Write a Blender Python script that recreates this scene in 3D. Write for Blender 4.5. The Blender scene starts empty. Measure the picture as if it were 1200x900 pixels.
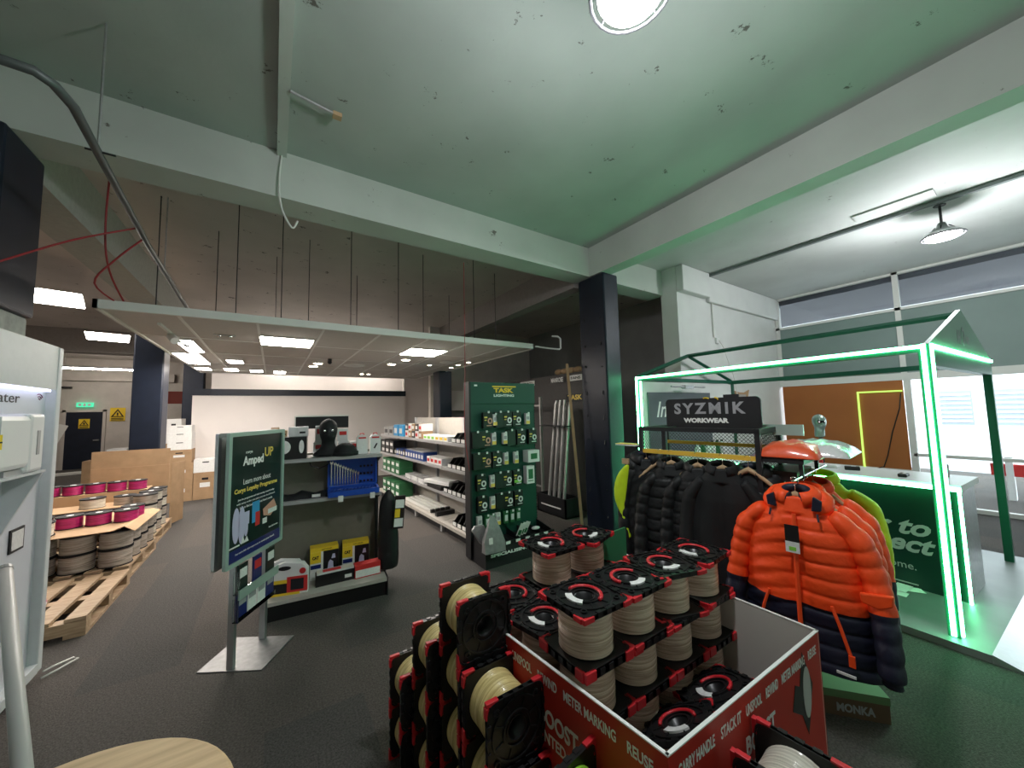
import bpy, bmesh, math, random
from math import sin, cos, pi, radians, atan2, sqrt, hypot
from mathutils import Vector, Matrix, Euler
random.seed(7)
SC = bpy.context.scene
COL = SC.collection
# ---------------------------------------------------------------- camera, world, exposure
PITCH, ROLL, YAW = radians(4.3), radians(1.3), radians(33.4)
fw = Vector((sin(YAW)*cos(PITCH), cos(YAW)*cos(PITCH), sin(PITCH)))
rt = Vector((cos(YAW), -sin(YAW), 0)); up = rt.cross(fw)
rt2 = rt*cos(ROLL)-up*sin(ROLL); up2 = up*cos(ROLL)+rt*sin(ROLL)
cam = bpy.data.objects.new('camera', bpy.data.cameras.new('camera')); COL.objects.link(cam)
m = Matrix((rt2, up2, -fw)).transposed().to_4x4(); m.translation = (0, 0, 1.7)
cam.matrix_world = m
cam.data.sensor_width = 36; cam.data.lens = 12.75; cam.data.clip_start = .05; cam.data.clip_end = 200
SC.camera = cam
SC.view_settings.view_transform = 'Standard'; SC.view_settings.look = 'None'
SC.view_settings.gamma = 1; SC.view_settings.exposure = 0.45; SC.view_settings.use_curve_mapping = False
W = bpy.data.worlds.new('world'); SC.world = W; W.use_nodes = True
W.node_tree.nodes['Background'].inputs[0].default_value = (.86, .94, 1, 1)
W.node_tree.nodes['Background'].inputs[1].default_value = 4.6
def area(name, loc, size, power, color=(1, 1, 1), rot=(0, 0, 0), sy=None):
    l = bpy.data.lights.new(name, 'AREA'); l.energy = power; l.color = color
    l.shape = 'RECTANGLE'; l.size = size; l.size_y = sy or size
    o = bpy.data.objects.new(name, l); COL.objects.link(o); o.location = loc; o.rotation_euler = rot
    return o

# ---------------------------------------------------------------- materials
def mat(name, col, rough=.6, metal=0, noise=0, nscale=20, bump=0, bscale=60, emit=None, es=0, coat=0, alpha=None, trans=0, ior=1.45, col2=None, thr=None):
    M = bpy.data.materials.new(name); M.use_nodes = True; nt = M.node_tree
    b = nt.nodes['Principled BSDF']
    b.inputs['Base Color'].default_value = (*col, 1); b.inputs['Roughness'].default_value = rough
    b.inputs['Metallic'].default_value = metal; b.inputs['IOR'].default_value = ior
    if coat: b.inputs['Coat Weight'].default_value = coat; b.inputs['Coat Roughness'].default_value = .12
    if trans: b.inputs['Transmission Weight'].default_value = trans
    if emit: b.inputs['Emission Color'].default_value = (*emit, 1); b.inputs['Emission Strength'].default_value = es
    tc = nt.nodes.new('ShaderNodeTexCoord')
    if noise or col2:
        n = nt.nodes.new('ShaderNodeTexNoise'); n.inputs['Scale'].default_value = nscale; n.inputs['Detail'].default_value = 5
        nt.links.new(tc.outputs['Object'], n.inputs['Vector'])
        r = nt.nodes.new('ShaderNodeValToRGB')
        c2 = col2 or tuple(c*(1-noise) for c in col)
        r.color_ramp.elements[0].color = (*c2, 1); r.color_ramp.elements[1].color = (*col, 1)
        r.color_ramp.elements[0].position = thr[0] if thr else .35; r.color_ramp.elements[1].position = thr[1] if thr else .65
        nt.links.new(n.outputs['Fac'], r.inputs['Fac']); nt.links.new(r.outputs['Color'], b.inputs['Base Color'])
    if bump:
        n = nt.nodes.new('ShaderNodeTexNoise'); n.inputs['Scale'].default_value = bscale; n.inputs['Detail'].default_value = 4
        nt.links.new(tc.outputs['Object'], n.inputs['Vector'])
        bp = nt.nodes.new('ShaderNodeBump'); bp.inputs['Strength'].default_value = bump; bp.inputs['Distance'].default_value = .01
        nt.links.new(n.outputs['Fac'], bp.inputs['Height']); nt.links.new(bp.outputs['Normal'], b.inputs['Normal'])
    return M
def flaky(name, col, chip, lo=.30, scale=5):
    lo += .055
    """old paint with small chips and faint stains"""
    M = mat(name, col, .75, noise=.12, nscale=1.3, bump=.25, bscale=9); nt = M.node_tree; b = nt.nodes['Principled BSDF']
    base = b.inputs['Base Color'].links[0].from_socket
    tc = nt.nodes.new('ShaderNodeTexCoord'); n = nt.nodes.new('ShaderNodeTexNoise'); n.inputs['Scale'].default_value = scale
    n.inputs['Detail'].default_value = 8; n.inputs['Roughness'].default_value = .75; nt.links.new(tc.outputs['Object'], n.inputs['Vector'])
    r = nt.nodes.new('ShaderNodeValToRGB'); r.color_ramp.elements[0].position = lo; r.color_ramp.elements[1].position = lo+.02
    r.color_ramp.elements[0].color = (1, 1, 1, 1); r.color_ramp.elements[1].color = (0, 0, 0, 1)
    nt.links.new(n.outputs['Fac'], r.inputs['Fac'])
    mx = nt.nodes.new('ShaderNodeMix'); mx.data_type = 'RGBA'; nt.links.new(r.outputs['Color'], mx.inputs[0])
    nt.links.new(base, mx.inputs[6]); mx.inputs[7].default_value = (*chip, 1); nt.links.new(mx.outputs[2], b.inputs['Base Color'])
    return M
def carpet(name, a, b_):
    M = mat(name, a, .95, bump=.9, bscale=160); nt = M.node_tree; b = nt.nodes['Principled BSDF']
    tc = nt.nodes.new('ShaderNodeTexCoord'); br = nt.nodes.new('ShaderNodeTexBrick')
    br.inputs['Scale'].default_value = 1.0; br.inputs['Brick Width'].default_value = 1.0; br.inputs['Row Height'].default_value = .5
    br.inputs['Mortar Size'].default_value = .0; br.inputs['Color1'].default_value = (*a, 1); br.inputs['Color2'].default_value = (*b_, 1)
    br.offset = .5
    mp = nt.nodes.new('ShaderNodeMapping'); mp.inputs['Rotation'].default_value = (0, 0, pi/2)
    nt.links.new(tc.outputs['Object'], mp.inputs['Vector']); nt.links.new(mp.outputs['Vector'], br.inputs['Vector'])
    n = nt.nodes.new('ShaderNodeTexNoise'); n.inputs['Scale'].default_value = 90; nt.links.new(tc.outputs['Object'], n.inputs['Vector'])
    r = nt.nodes.new('ShaderNodeValToRGB'); r.color_ramp.elements[0].position = .3; r.color_ramp.elements[1].position = .7
    r.color_ramp.elements[0].color = (.55, .55, .55, 1); r.color_ramp.elements[1].color = (1.25, 1.25, 1.25, 1)
    nt.links.new(n.outputs['Fac'], r.inputs['Fac'])
    mx = nt.nodes.new('ShaderNodeMix'); mx.data_type = 'RGBA'; mx.blend_type = 'MULTIPLY'; mx.inputs[0].default_value = 1
    nt.links.new(br.outputs['Color'], mx.inputs[6]); nt.links.new(r.outputs['Color'], mx.inputs[7]); nt.links.new(mx.outputs[2], b.inputs['Base Color'])
    return M
def emis(name, col, s):
    return mat(name, (0.02, .02, .02), .5, emit=col, es=s)
def woodm(name, a, b_, sc=3):
    M = mat(name, a, .6); nt = M.node_tree; b = nt.nodes['Principled BSDF']
    tc = nt.nodes.new('ShaderNodeTexCoord'); mp = nt.nodes.new('ShaderNodeMapping'); mp.inputs['Scale'].default_value = (sc, sc*9, sc*9)
    n = nt.nodes.new('ShaderNodeTexNoise'); n.inputs['Scale'].default_value = 2; n.inputs['Detail'].default_value = 6
    r = nt.nodes.new('ShaderNodeValToRGB'); r.color_ramp.elements[0].position = .35; r.color_ramp.elements[1].position = .65
    r.color_ramp.elements[0].color = (*a, 1); r.color_ramp.elements[1].color = (*b_, 1)
    nt.links.new(tc.outputs['Object'], mp.inputs['Vector']); nt.links.new(mp.outputs['Vector'], n.inputs['Vector'])
    nt.links.new(n.outputs['Fac'], r.inputs['Fac']); nt.links.new(r.outputs['Color'], b.inputs['Base Color'])
    return M
def wirem(name, a, b_, axis=2, freq=170, coat=.6):
    """wound cable: bands of insulation with printed marks, under cling film"""
    M = mat(name, a, .42, coat=coat, bump=.2, bscale=30); nt = M.node_tree; b = nt.nodes['Principled BSDF']
    tc = nt.nodes.new('ShaderNodeTexCoord'); n = nt.nodes.new('ShaderNodeTexNoise'); mp = nt.nodes.new('ShaderNodeMapping')
    mp.inputs['Scale'].default_value = (5, 5, freq); n.inputs['Scale'].default_value = 1; n.inputs['Detail'].default_value = 3
    r = nt.nodes.new('ShaderNodeValToRGB'); r.color_ramp.elements[0].position = .38; r.color_ramp.elements[1].position = .58
    r.color_ramp.elements[0].color = (*b_, 1); r.color_ramp.elements[1].color = (*a, 1)
    nt.links.new(tc.outputs['Object'], mp.inputs['Vector']); nt.links.new(mp.outputs['Vector'], n.inputs['Vector'])
    nt.links.new(n.outputs['Fac'], r.inputs['Fac']); nt.links.new(r.outputs['Color'], b.inputs['Base Color'])
    return M
CEIL = flaky('paint_ceiling', (.43, .47, .44), (.12, .11, .10), .285)
BEAM = flaky('paint_beam', (.56, .59, .55), (.16, .15, .13), .27)
CEIL2 = flaky('paint_right_ceiling', (.60, .62, .60), (.3, .3, .28), .27)
CEILB = flaky('paint_back_ceiling', (.58, .53, .49), (.12, .11, .1), .3)
WALLW = mat('white_wall', (.72, .73, .71), .7, noise=.06, nscale=3)
WALLP = mat('partition_white', (.78, .73, .70), .7, noise=.04, nscale=2)
BRICK = mat('white_brick', (.62, .57, .52), .8, noise=.12, nscale=3, bump=.3, bscale=12)
GREYW = mat('grey_wall', (.30, .30, .29), .8, noise=.1, nscale=3)
NAVY = mat('navy_paint', (.007, .012, .027), .45, noise=.25, nscale=6)
CONC = mat('concrete', (.42, .42, .39), .8, noise=.35, nscale=9, bump=.3, bscale=20)
CARPET = carpet('carpet', (.082, .078, .074), (.108, .094, .084))
BLACK = mat('black_plastic', (.012, .012, .013), .35)
BLACKM = mat('black_metal', (.018, .018, .02), .45)
RED = mat('red_plastic', (.62, .02, .03), .4)
WHITE = mat('white_plastic', (.78, .78, .77), .4)
PAPER = mat('paper_label', (.82, .82, .80), .6, noise=.1, nscale=60)
GREYMET = mat('grey_shelf_metal', (.42, .42, .42), .4, metal=.2)
CREAM = mat('shelf_cream', (.50, .47, .42), .55, noise=.06)
KHAKI = mat('shelf_back_khaki', (.17, .165, .13), .6, noise=.08)
ALU = mat('brushed_aluminium', (.62, .63, .64), .32, metal=.9, noise=.06, nscale=40)
STEEL = mat('brushed_steel', (.55, .55, .56), .38, metal=.9, noise=.15, nscale=30)
GREENF = mat('pale_green_anodised', (.42, .56, .50), .35, metal=.35)
GREEN = mat('task_green', (.008, .065, .042), .5)
DGREEN = mat('counter_green', (.004, .045, .028), .35, noise=.2, nscale=2)
SCRIPT = mat('pale_script_paint', (.42, .50, .45), .5)
PALE = mat('galvanised', (.45, .44, .42), .4, metal=.5, noise=.15, nscale=15)
CARD = mat('cardboard', (.42, .27, .15), .8, noise=.15, nscale=8)
CARD2 = mat('cardboard_light', (.50, .33, .19), .8, noise=.1, nscale=6)
PINE = woodm('pallet_pine', (.34, .23, .14), (.50, .37, .24))
PLY = woodm('plywood', (.58, .40, .22), (.74, .54, .31), 2)
HANGW = woodm('hanger_wood', (.42, .27, .15), (.55, .38, .22))
ORANGE = mat('orange_nylon', (1, .085, .012), .55, bump=.5, bscale=16)
NAVYF = mat('navy_nylon', (.012, .014, .032), .5, bump=.5, bscale=16)
BLACKF = mat('black_nylon', (.010, .011, .012), .55, bump=.5, bscale=16)
BLACKS = mat('black_softshell', (.010, .011, .012), .75, bump=.1, bscale=200)
HIVIS = mat('hi_vis_yellow', (.62, .85, .02), .6, noise=.1)
YRAIL = mat('yellow_rail', (.80, .50, .06), .45)
BWIRE = wirem('beige_cable', (.72, .54, .43), (.42, .28, .20), coat=1)
YWIRE = wirem('yellow_cable', (.80, .66, .30), (.52, .38, .13))
WWIRE = wirem('white_cable', (.74, .70, .60), (.50, .46, .38))
GWIRE = wirem('lime_cable', (.35, .72, .06), (.2, .45, .03))
PWIRE = wirem('magenta_cable', (.55, .02, .17), (.34, .01, .10), coat=.2)
SWIRE = wirem('silver_cable', (.48, .42, .36), (.26, .22, .18))
BOXRED = mat('printed_red_card', (.48, .028, .018), .45)
BOXIN = mat('white_card_inside', (.66, .62, .57), .6)
LEDG = emis('green_white_led', (.17, 1.0, .42), 19)
LEDY = emis('yellow_green_led', (.45, .8, .12), 1.2)
PANEL = emis('panel_light', (1, .92, .84), 36)
SPOT = emis('spot_light', (1, .86, .68), 25)
TUBE = emis('tube_light', (1, .92, .82), 60)
LAMPE = emis('lamp_disc', (.93, .96, 1), 45)
TILE = mat('ceiling_tile', (.56, .53, .49), .8, noise=.05, nscale=30)
TRIMW = mat('white_trim', (.72, .72, .68), .5)
HGREEN = mat('house_frame_green', (.018, .13, .08), .35, metal=.3)
GLASS = bpy.data.materials.new('shop_glass'); GLASS.use_nodes = True
_n = GLASS.node_tree; _n.nodes.clear(); _o = _n.nodes.new('ShaderNodeOutputMaterial'); _m = _n.nodes.new('ShaderNodeMixShader')
_t = _n.nodes.new('ShaderNodeBsdfTransparent'); _g = _n.nodes.new('ShaderNodeBsdfGlossy'); _g.inputs['Roughness'].default_value = .02
_t.inputs[0].default_value = (.95, .98, .97, 1); _f = _n.nodes.new('ShaderNodeFresnel'); _f.inputs[0].default_value = 1.45
_n.links.new(_f.outputs[0], _m.inputs[0]); _n.links.new(_t.outputs[0], _m.inputs[1]); _n.links.new(_g.outputs[0], _m.inputs[2]); _n.links.new(_m.outputs[0], _o.inputs[0])
FROST = mat('painted_transom', (.22, .29, .27), .6, noise=.08, nscale=2)
BOARDO = mat('orange_board', (.42, .14, .035), .6, noise=.08, nscale=2)
BLUE = mat('tool_case_blue', (.01, .07, .42), .4)
CHROME = mat('chrome', (.8, .8, .82), .15, metal=1)
YEL = mat('yellow_print', (.85, .58, .03), .5)
GOLD = mat('yellow_lettering', (.85, .62, .12), .5)
WHT = mat('white_lettering', (.85, .85, .83), .5)
GRYL = mat('grey_lettering', (.36, .36, .38), .5)
REDP = mat('red_print', (.62, .03, .03), .5)
POSTER = mat('poster_dark_green', (.006, .028, .022), .3, noise=.5, nscale=5, coat=.4)
POSTB = mat('poster_blue', (.012, .022, .14), .3, coat=.4)
LILAC = mat('pale_lilac_print', (.55, .52, .72), .5)
BOARDG = mat('charcoal_board', (.10, .115, .13), .5)
SLAT = mat('slatwall_grey', (.07, .065, .063), .6, noise=.1)
FOIL = mat('grey_foil', (.26, .26, .26), .35, noise=.2, bump=.8, bscale=16, coat=.4)
FILM = mat('clear_film', (.75, .75, .75), .18, noise=.1, bump=.6, bscale=14, coat=.6)
LIGHTBLUE = mat('light_blue_pack', (.05, .32, .62), .5)
CARBLUE = mat('dark_blue_pack', (.02, .06, .25), .5)
GPACK = mat('green_pack', (.03, .16, .06), .5)
LGPACK = mat('lime_print', (.25, .62, .08), .5)
PINKM = mat('pink_print', (.62, .05, .25), .5)
COPPER = mat('copper_print', (.62, .33, .24), .5)
SKIN = mat('silver_mannequin', (.40, .50, .46), .3, metal=.7)
DARKV = mat('visor', (.02, .02, .025), .12)
TRANSB = mat('street_white', (.85, .86, .88), .8)
ASPH = mat('street_asphalt', (.42, .43, .45), .9, noise=.15)
GREYWIN = mat('street_window', (.30, .34, .38), .4)

# ---------------------------------------------------------------- geometry
class MB:
    def __init__(s): s.v = []; s.f = []; s.mi = []; s.x = Matrix()
    def add(s, vs, fs, mi=0, M=None):
        n = len(s.v); X = s.x @ M if M else s.x
        s.v += [X @ Vector(v) for v in vs]; s.f += [[i+n for i in f] for f in fs]; s.mi += [mi]*len(fs)
        return s
    def box(s, x0, x1, y0, y1, z0, z1, mi=0, M=None):
        vs = [(x, y, z) for x in (x0, x1) for y in (y0, y1) for z in (z0, z1)]
        return s.add(vs, [(0, 1, 3, 2), (4, 6, 7, 5), (0, 4, 5, 1), (2, 3, 7, 6), (0, 2, 6, 4), (1, 5, 7, 3)], mi, M)
    def cb(s, c, d, mi=0, M=None):
        return s.box(c[0]-d[0]/2, c[0]+d[0]/2, c[1]-d[1]/2, c[1]+d[1]/2, c[2]-d[2]/2, c[2]+d[2]/2, mi, M)
    def prism(s, pts, a, b, plane='xz', mi=0, M=None):
        """polygon pts in a plane, extruded a..b along the third axis"""
        k = len(pts)
        def P(p, t): return {'xz': (p[0], t, p[1]), 'xy': (p[0], p[1], t), 'yz': (t, p[0], p[1])}[plane]
        vs = [P(p, a) for p in pts]+[P(p, b) for p in pts]
        fs = [list(range(k)), list(range(2*k-1, k-1, -1))]+[[i, i+k, (i+1) % k+k, (i+1) % k] for i in range(k)]
        return s.add(vs, fs, mi, M)
    def ring(s, outer, inner, a, b, mi=0, M=None):
        """plate between two closed outlines of equal count, z a..b"""
        k = len(outer); vs = [(*p, a) for p in outer]+[(*p, b) for p in outer]+[(*p, a) for p in inner]+[(*p, b) for p in inner]
        fs = []
        for i in range(k):
            j = (i+1) % k
            fs += [[i, j, j+k, i+k], [2*k+j, 2*k+i, 3*k+i, 3*k+j], [i+k, j+k, 3*k+j, 3*k+i], [j, i, 2*k+i, 2*k+j]]
        return s.add(vs, fs, mi, M)
    def loft(s, rings, mi=0, cap=True, M=None, close=True, mfun=None):
        k = len(rings[0]); n = len(rings); vs = [p for r in rings for p in r]; fs = []; ms = []
        for a in range(n-1):
            for i in range(k if close else k-1):
                j = (i+1) % k; fs.append([a*k+i, a*k+j, (a+1)*k+j, (a+1)*k+i]); ms.append(mfun(a) if mfun else mi)
        if cap and close:
            fs += [list(range(k-1, -1, -1)), [(n-1)*k+i for i in range(k)]]; ms += [ms[0], ms[-1]]
        s.add(vs, fs, mi, M); s.mi[-len(fs):] = ms
        return s
    def lathe(s, prof, seg=32, mi=0, M=None, cap=True):
        return s.loft([[(r*cos(2*pi*i/seg), r*sin(2*pi*i/seg), z) for i in range(seg)] for r, z in prof], mi, cap, M)
    def cyl(s, p0, p1, r, seg=12, mi=0, r2=None):
        return s.tube([p0, p1], [r, r if r2 is None else r2], seg, mi)
    def tube(s, pts, r, seg=8, mi=0, closed=False, mfun=None):
        pts = [Vector(p) for p in pts]; n = len(pts); rr = r if isinstance(r, (list, tuple)) else [r]*n
        rings = []; prev = None
        for i, p in enumerate(pts):
            if closed: t = pts[(i+1) % n]-pts[i-1]
            else: t = pts[min(i+1, n-1)]-pts[max(i-1, 0)]
            t.normalize()
            if prev is None:
                a = Vector((0, 0, 1)) if abs(t.z) < .9 else Vector((1, 0, 0)); u = t.cross(a).normalized()
            else: u = (prev-t*prev.dot(t)).normalized()
            prev = u; w = t.cross(u)
            R = rr[i] if not isinstance(rr[i], tuple) else rr[i]
            ru, rv = (R, R) if not isinstance(R, tuple) else R
            rings.append([p+u*(ru*cos(2*pi*k/seg))+w*(rv*sin(2*pi*k/seg)) for k in range(seg)])
        if closed: rings.append(rings[0])
        return s.loft(rings, mi, not closed, mfun=mfun)
    def sphere(s, c, r, seg=20, n=12, mi=0, sc=(1, 1, 1)):
        rings = []
        for a in range(n+1):
            th = pi*a/n; rr = max(sin(th), .001)
            rings.append([(c[0]+sc[0]*r*rr*cos(2*pi*i/seg), c[1]+sc[1]*r*rr*sin(2*pi*i/seg), c[2]-sc[2]*r*cos(th)) for i in range(seg)])
        return s.loft(rings, mi)
    def build(s, name, mats, parent=None, smooth=False, bevel=0, loc=None, rot=None, sub=0):
        me = bpy.data.meshes.new(name); me.from_pydata(s.v, [], s.f)
        if not isinstance(mats, (list, tuple)): mats = [mats]
        for q in mats: me.materials.append(q)
        me.polygons.foreach_set('material_index', s.mi); me.update()
        bm = bmesh.new(); bm.from_mesh(me); bmesh.ops.recalc_face_normals(bm, faces=bm.faces); bm.to_mesh(me); bm.free()
        if smooth: me.polygons.foreach_set('use_smooth', [True]*len(me.polygons))
        o = bpy.data.objects.new(name, me); COL.objects.link(o)
        if parent: o.parent = parent
        if loc: o.location = loc
        if rot: o.rotation_euler = rot
        if bevel:
            b = o.modifiers.new('bevel', 'BEVEL'); b.width = bevel; b.segments = 2; b.limit_method = 'ANGLE'; b.angle_limit = radians(40)
        if sub:
            b = o.modifiers.new('sub', 'SUBSURF'); b.levels = sub; b.render_levels = sub
        if smooth == 'auto' or (smooth and bevel):
            try: me.set_sharp_from_angle(angle=radians(40))
            except Exception: pass
        return o
def tag(o, label, cat, group=None, kind=None):
    if label: o['label'] = label
    if cat: o['category'] = cat
    if group: o['group'] = group
    if kind: o['kind'] = kind
    return o
def thing(name, label, cat, loc=(0, 0, 0), rz=0, group=None):
    o = bpy.data.objects.new(name, None); COL.objects.link(o); o.location = loc; o.rotation_euler = (0, 0, rz)
    o.empty_display_size = .1
    return tag(o, label, cat, group)
def dup(o, parent=None, loc=None, rot=None, label=None, group=None):
    c = o.copy(); COL.objects.link(c)
    if parent is not None: c.parent = parent
    for ch in list(o.children): dup(ch, c)
    if loc is not None: c.location = loc
    if rot is not None: c.rotation_euler = rot
    if label: c['label'] = label
    if group: c['group'] = group
    return c
def struct(mb, name, m, **k):
    o = mb.build(name, m, **k); o['kind'] = 'structure'; return o
def B(x0, x1, y0, y1, z0, z1): return MB().box(x0, x1, y0, y1, z0, z1)
def cbox(name, c, d, m, parent=None, rot=None, bevel=0): return MB().cb((0, 0, 0), d).build(name, m, parent, loc=c, rot=rot, bevel=bevel)
_tc = {}
def text(s, m, parent, loc, w=None, h=None, rot=(pi/2, 0, 0), bold=.0, shear=0, depth=.001, name='lettering', align='c', spacing=1.0):
    """text as mesh; w and/or h fit its extents; lies in local xy, faces +z before rot (rot default: stands, faces -y)"""
    key = (s, bold, shear, spacing)
    if key not in _tc:
        cu = bpy.data.curves.new('t', 'FONT'); cu.body = s; cu.size = 1; cu.offset = bold; cu.shear = shear; cu.extrude = .5; cu.resolution_u = 3
        cu.space_character = spacing
        ob = bpy.data.objects.new('t', cu); COL.objects.link(ob); dg = bpy.context.evaluated_depsgraph_get()
        me = bpy.data.meshes.new_from_object(ob.evaluated_get(dg)); bpy.data.objects.remove(ob)
        vs = [v.co.copy() for v in me.vertices]; fs = [list(p.vertices) for p in me.polygons]
        _tc[key] = (vs, fs)
    vs, fs = _tc[key]
    x0 = min(v.x for v in vs); x1 = max(v.x for v in vs); y0 = min(v.y for v in vs); y1 = max(v.y for v in vs)
    sx = w/(x1-x0) if w else None; sy = h/(y1-y0) if h else None
    sx = sx or sy; sy = sy or sx
    ox = {'c': (x0+x1)/2, 'l': x0, 'r': x1}[align]
    mb = MB(); mb.add([((v.x-ox)*sx, (v.y-(y0+y1)/2)*sy, (v.z+.5)*depth) for v in vs], fs)
    return mb.build(name, m, parent, loc=loc, rot=rot)
def rrect(w, h, r, n=5):
    pts = []
    for cx, cy, a in ((w/2-r, h/2-r, 0), (-w/2+r, h/2-r, 90), (-w/2+r, -h/2+r, 180), (w/2-r, -h/2+r, 270)):
        for i in range(n+1):
            t = radians(a+90*i/n); pts.append((cx+r*cos(t), cy+r*sin(t)))
    return pts
def rsq(S, r, n=56):
    pts = []
    for i in range(n):
        a = 2*pi*(i+.5)/n; c, q = abs(cos(a)), abs(sin(a)); h = S/2; t = h/max(c, q); x, y = c*t, q*t; k = h-r
        if x > k and y > k:
            b_ = -(c+q)*k; cc = 2*k*k-r*r; t = -b_+sqrt(b_*b_-cc); x, y = c*t, q*t
        pts.append((math.copysign(x, cos(a)), math.copysign(y, sin(a))))
    return pts
def slant(a, b): return atan2(b[1]-a[1], b[0]-a[0])
# ================================================================ SETTING
ZC = 3.97; XS = 8.97; YW = 3.28
struct(B(-7, 14, -2.2, 19.9, -.1, 0), 'floor', CARPET)
cm = MB().box(-7, 3.67, -2.2, 3.53, ZC, ZC+.15, 0).box(3.67, 6.2, -2.2, YW+.6, ZC, ZC+.15, 1).box(6.2, 9.2, -2.2, YW+.6, ZC-.02, ZC+.15, 1)
cm.box(-7, 9.2, 3.53, 19.9, ZC, ZC+.15, 2)
struct(cm, 'ceiling', [CEIL, CEIL2, CEILB])
struct(B(-7, 5.4, 3.53, 3.85, 3.56, ZC), 'ceiling_beam', BEAM)
struct(B(3.67, 3.88, -2.2, 3.53, 3.56, ZC), 'ceiling_beam', BEAM)
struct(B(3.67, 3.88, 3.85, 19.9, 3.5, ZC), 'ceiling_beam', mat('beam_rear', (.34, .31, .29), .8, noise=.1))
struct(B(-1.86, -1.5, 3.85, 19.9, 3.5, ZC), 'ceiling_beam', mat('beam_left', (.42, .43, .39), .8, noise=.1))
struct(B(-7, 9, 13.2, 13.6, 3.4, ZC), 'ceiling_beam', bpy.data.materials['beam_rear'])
struct(MB().box(-.02, .05, -2.2, 3.53, 3.925, ZC), 'ceiling_rib', BEAM)
# right ceiling joint strip with the wall step
struct(MB().box(6.17, 6.22, -2.2, YW, ZC-.05, ZC-.015), 'trim_1', mat('joint_grey', (.18, .2, .2), .7))
# columns
def column(x0, x1, y0, y1, z1, navy=0):
    o = MB().box(x0, x1, y0, y1, navy, z1)
    o = struct(o, 'column', NAVY, bevel=.02)
    return o
cn = column(3.69, 3.98, 3.3, 3.78, 3.56)
bp = MB()
for z in [i*.33+.3 for i in range(9)]:
    for y in (3.38, 3.68): bp.cyl((3.675, y, z+random.uniform(-.06, .06)), (3.69, y, z), .007, 6)
bp.build('bolt_heads', BLACKM, cn)
column(-1.90, -1.42, 3.46, 3.94, 3.56, 2.42); struct(B(-1.88, -1.44, 3.48, 3.92, 0, 2.42), 'column', CONC, bevel=.02)
column(-1.86, -1.50, 8.0, 8.4, 3.5)
column(-2.05, -1.62, 13.0, 13.4, 3.5)
column(3.12, 3.42, 7.7, 8.1, 2.65)
# walls
wl = MB().box(5.36, XS+.3, YW, YW+.28, 0, ZC); struct(wl, 'wall_right_return', WALLW)
struct(B(5.36, 6.17, YW-.12, YW, 3.55, ZC), 'trim_2', WALLW, bevel=.015); struct(B(6.22, XS, YW-.07, YW, 3.50, ZC-.02), 'trim_3', WALLW, bevel=.02)
struct(B(-7, 9, 19.5, 19.8, 0, ZC), 'wall_back', BRICK)
struct(MB().box(-7, -3.3, 19.3, 19.5, 3.15, 3.45), 'trim_4', BRICK)
struct(B(-7.2, -7, -2.2, 19.8, 0, ZC), 'wall_left', BRICK)
struct(B(-7.2, 9.2, -2.4, -2.2, 0, ZC), 'wall_behind', WALLW)
struct(B(6.6, 6.8, YW+.28, 19.8, 0, ZC), 'wall_right_rear', GREYW)
struct(B(4.42, 4.5, 3.95, 8.3, 0, 2.36), 'wall_slat_display', SLAT)
struct(MB().box(-1.5, 3.22, 10.6, 10.72, 0, 2.21, 0).box(-1.52, 3.24, 10.58, 10.74, 2.21, 2.36, 1), 'wall_partition', [WALLP, NAVY])
struct(B(3.24, 4.1, 10.75, 10.95, 0, ZC), 'wall_partition_side', WALLP)
struct(B(3.4, 6.6, 9.0, 9.15, 0, ZC), 'wall_rear_right', BRICK)
struct(MB().box(-3.1, -2.0, 16, 16.2, 2.2, 2.6), 'trim_5', mat('rack_red_beam', (.35, .05, .03), .5))
# shopfront
fr = MB()
for y in (YW-.04, 1.46, -.4, -2.1): fr.box(XS-.03, XS+.05, y-.035, y+.035, 2.1, ZC)
for y in (1.44, -.4, -2.1): fr.box(XS-.03, XS+.05, y-.04, y+.04, 0, 2.1)
fr.box(XS-.03, XS+.05, -2.2, YW, ZC-.06, ZC-.02).box(XS-.03, XS+.05, -2.2, YW, 3.28, 3.33).box(XS-.04, XS+.06, -2.2, YW, 2.08, 2.2).box(XS-.03, XS+.05, -2.2, 1.44, .8, .85).box(XS-.04, XS+.06, -2.2, YW, 0, .06)
fr.box(XS-.03, XS+.05, 1.48, YW, .5, .57)
struct(fr, 'window_1', TRIMW)
struct(B(XS, XS+.012, -2.2, 1.44, .06, 2.08), 'window_2', GLASS)
struct(B(XS, XS+.012, -2.2, YW, 3.33, ZC-.05), 'window_3', GLASS)
struct(B(XS+.0, XS+.04, -2.2, YW, 2.2, 3.28), 'wall_transom', FROST)
struct(B(XS, XS+.05, 1.48, YW, .06, .5), 'wall_under_board', FROST)
tag(B(XS-.03, XS, 1.49, YW-.05, .57, 2.08).build('window_board', BOARDO), 'plain orange board filling the shopfront window beside the white wall', 'board')
t = thing('light_strip_outline', 'thin yellow-green light strip outlining a rectangle on the orange board', 'light strip', (XS-.05, 1.5, .5))
MB().box(-.01, .012, .55, .575, .04, 1.4).build('vertical_strip', LEDY, t); MB().box(-.01, .012, 0, .575, 1.385, 1.41).build('horizontal_strip', LEDY, t)
tag(MB().tube([(XS-.05, 1.52, 1.86), (XS-.06, 1.55, 1.6), (XS-.07, 1.66, 1.2), (XS-.09, 1.74, .8), (XS-.1, 1.8, .6), (XS-.1, 1.9, .55)], .008).build('power_cable', BLACK, smooth=True), 'dark cable hanging in front of the orange board', 'cable')
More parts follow.
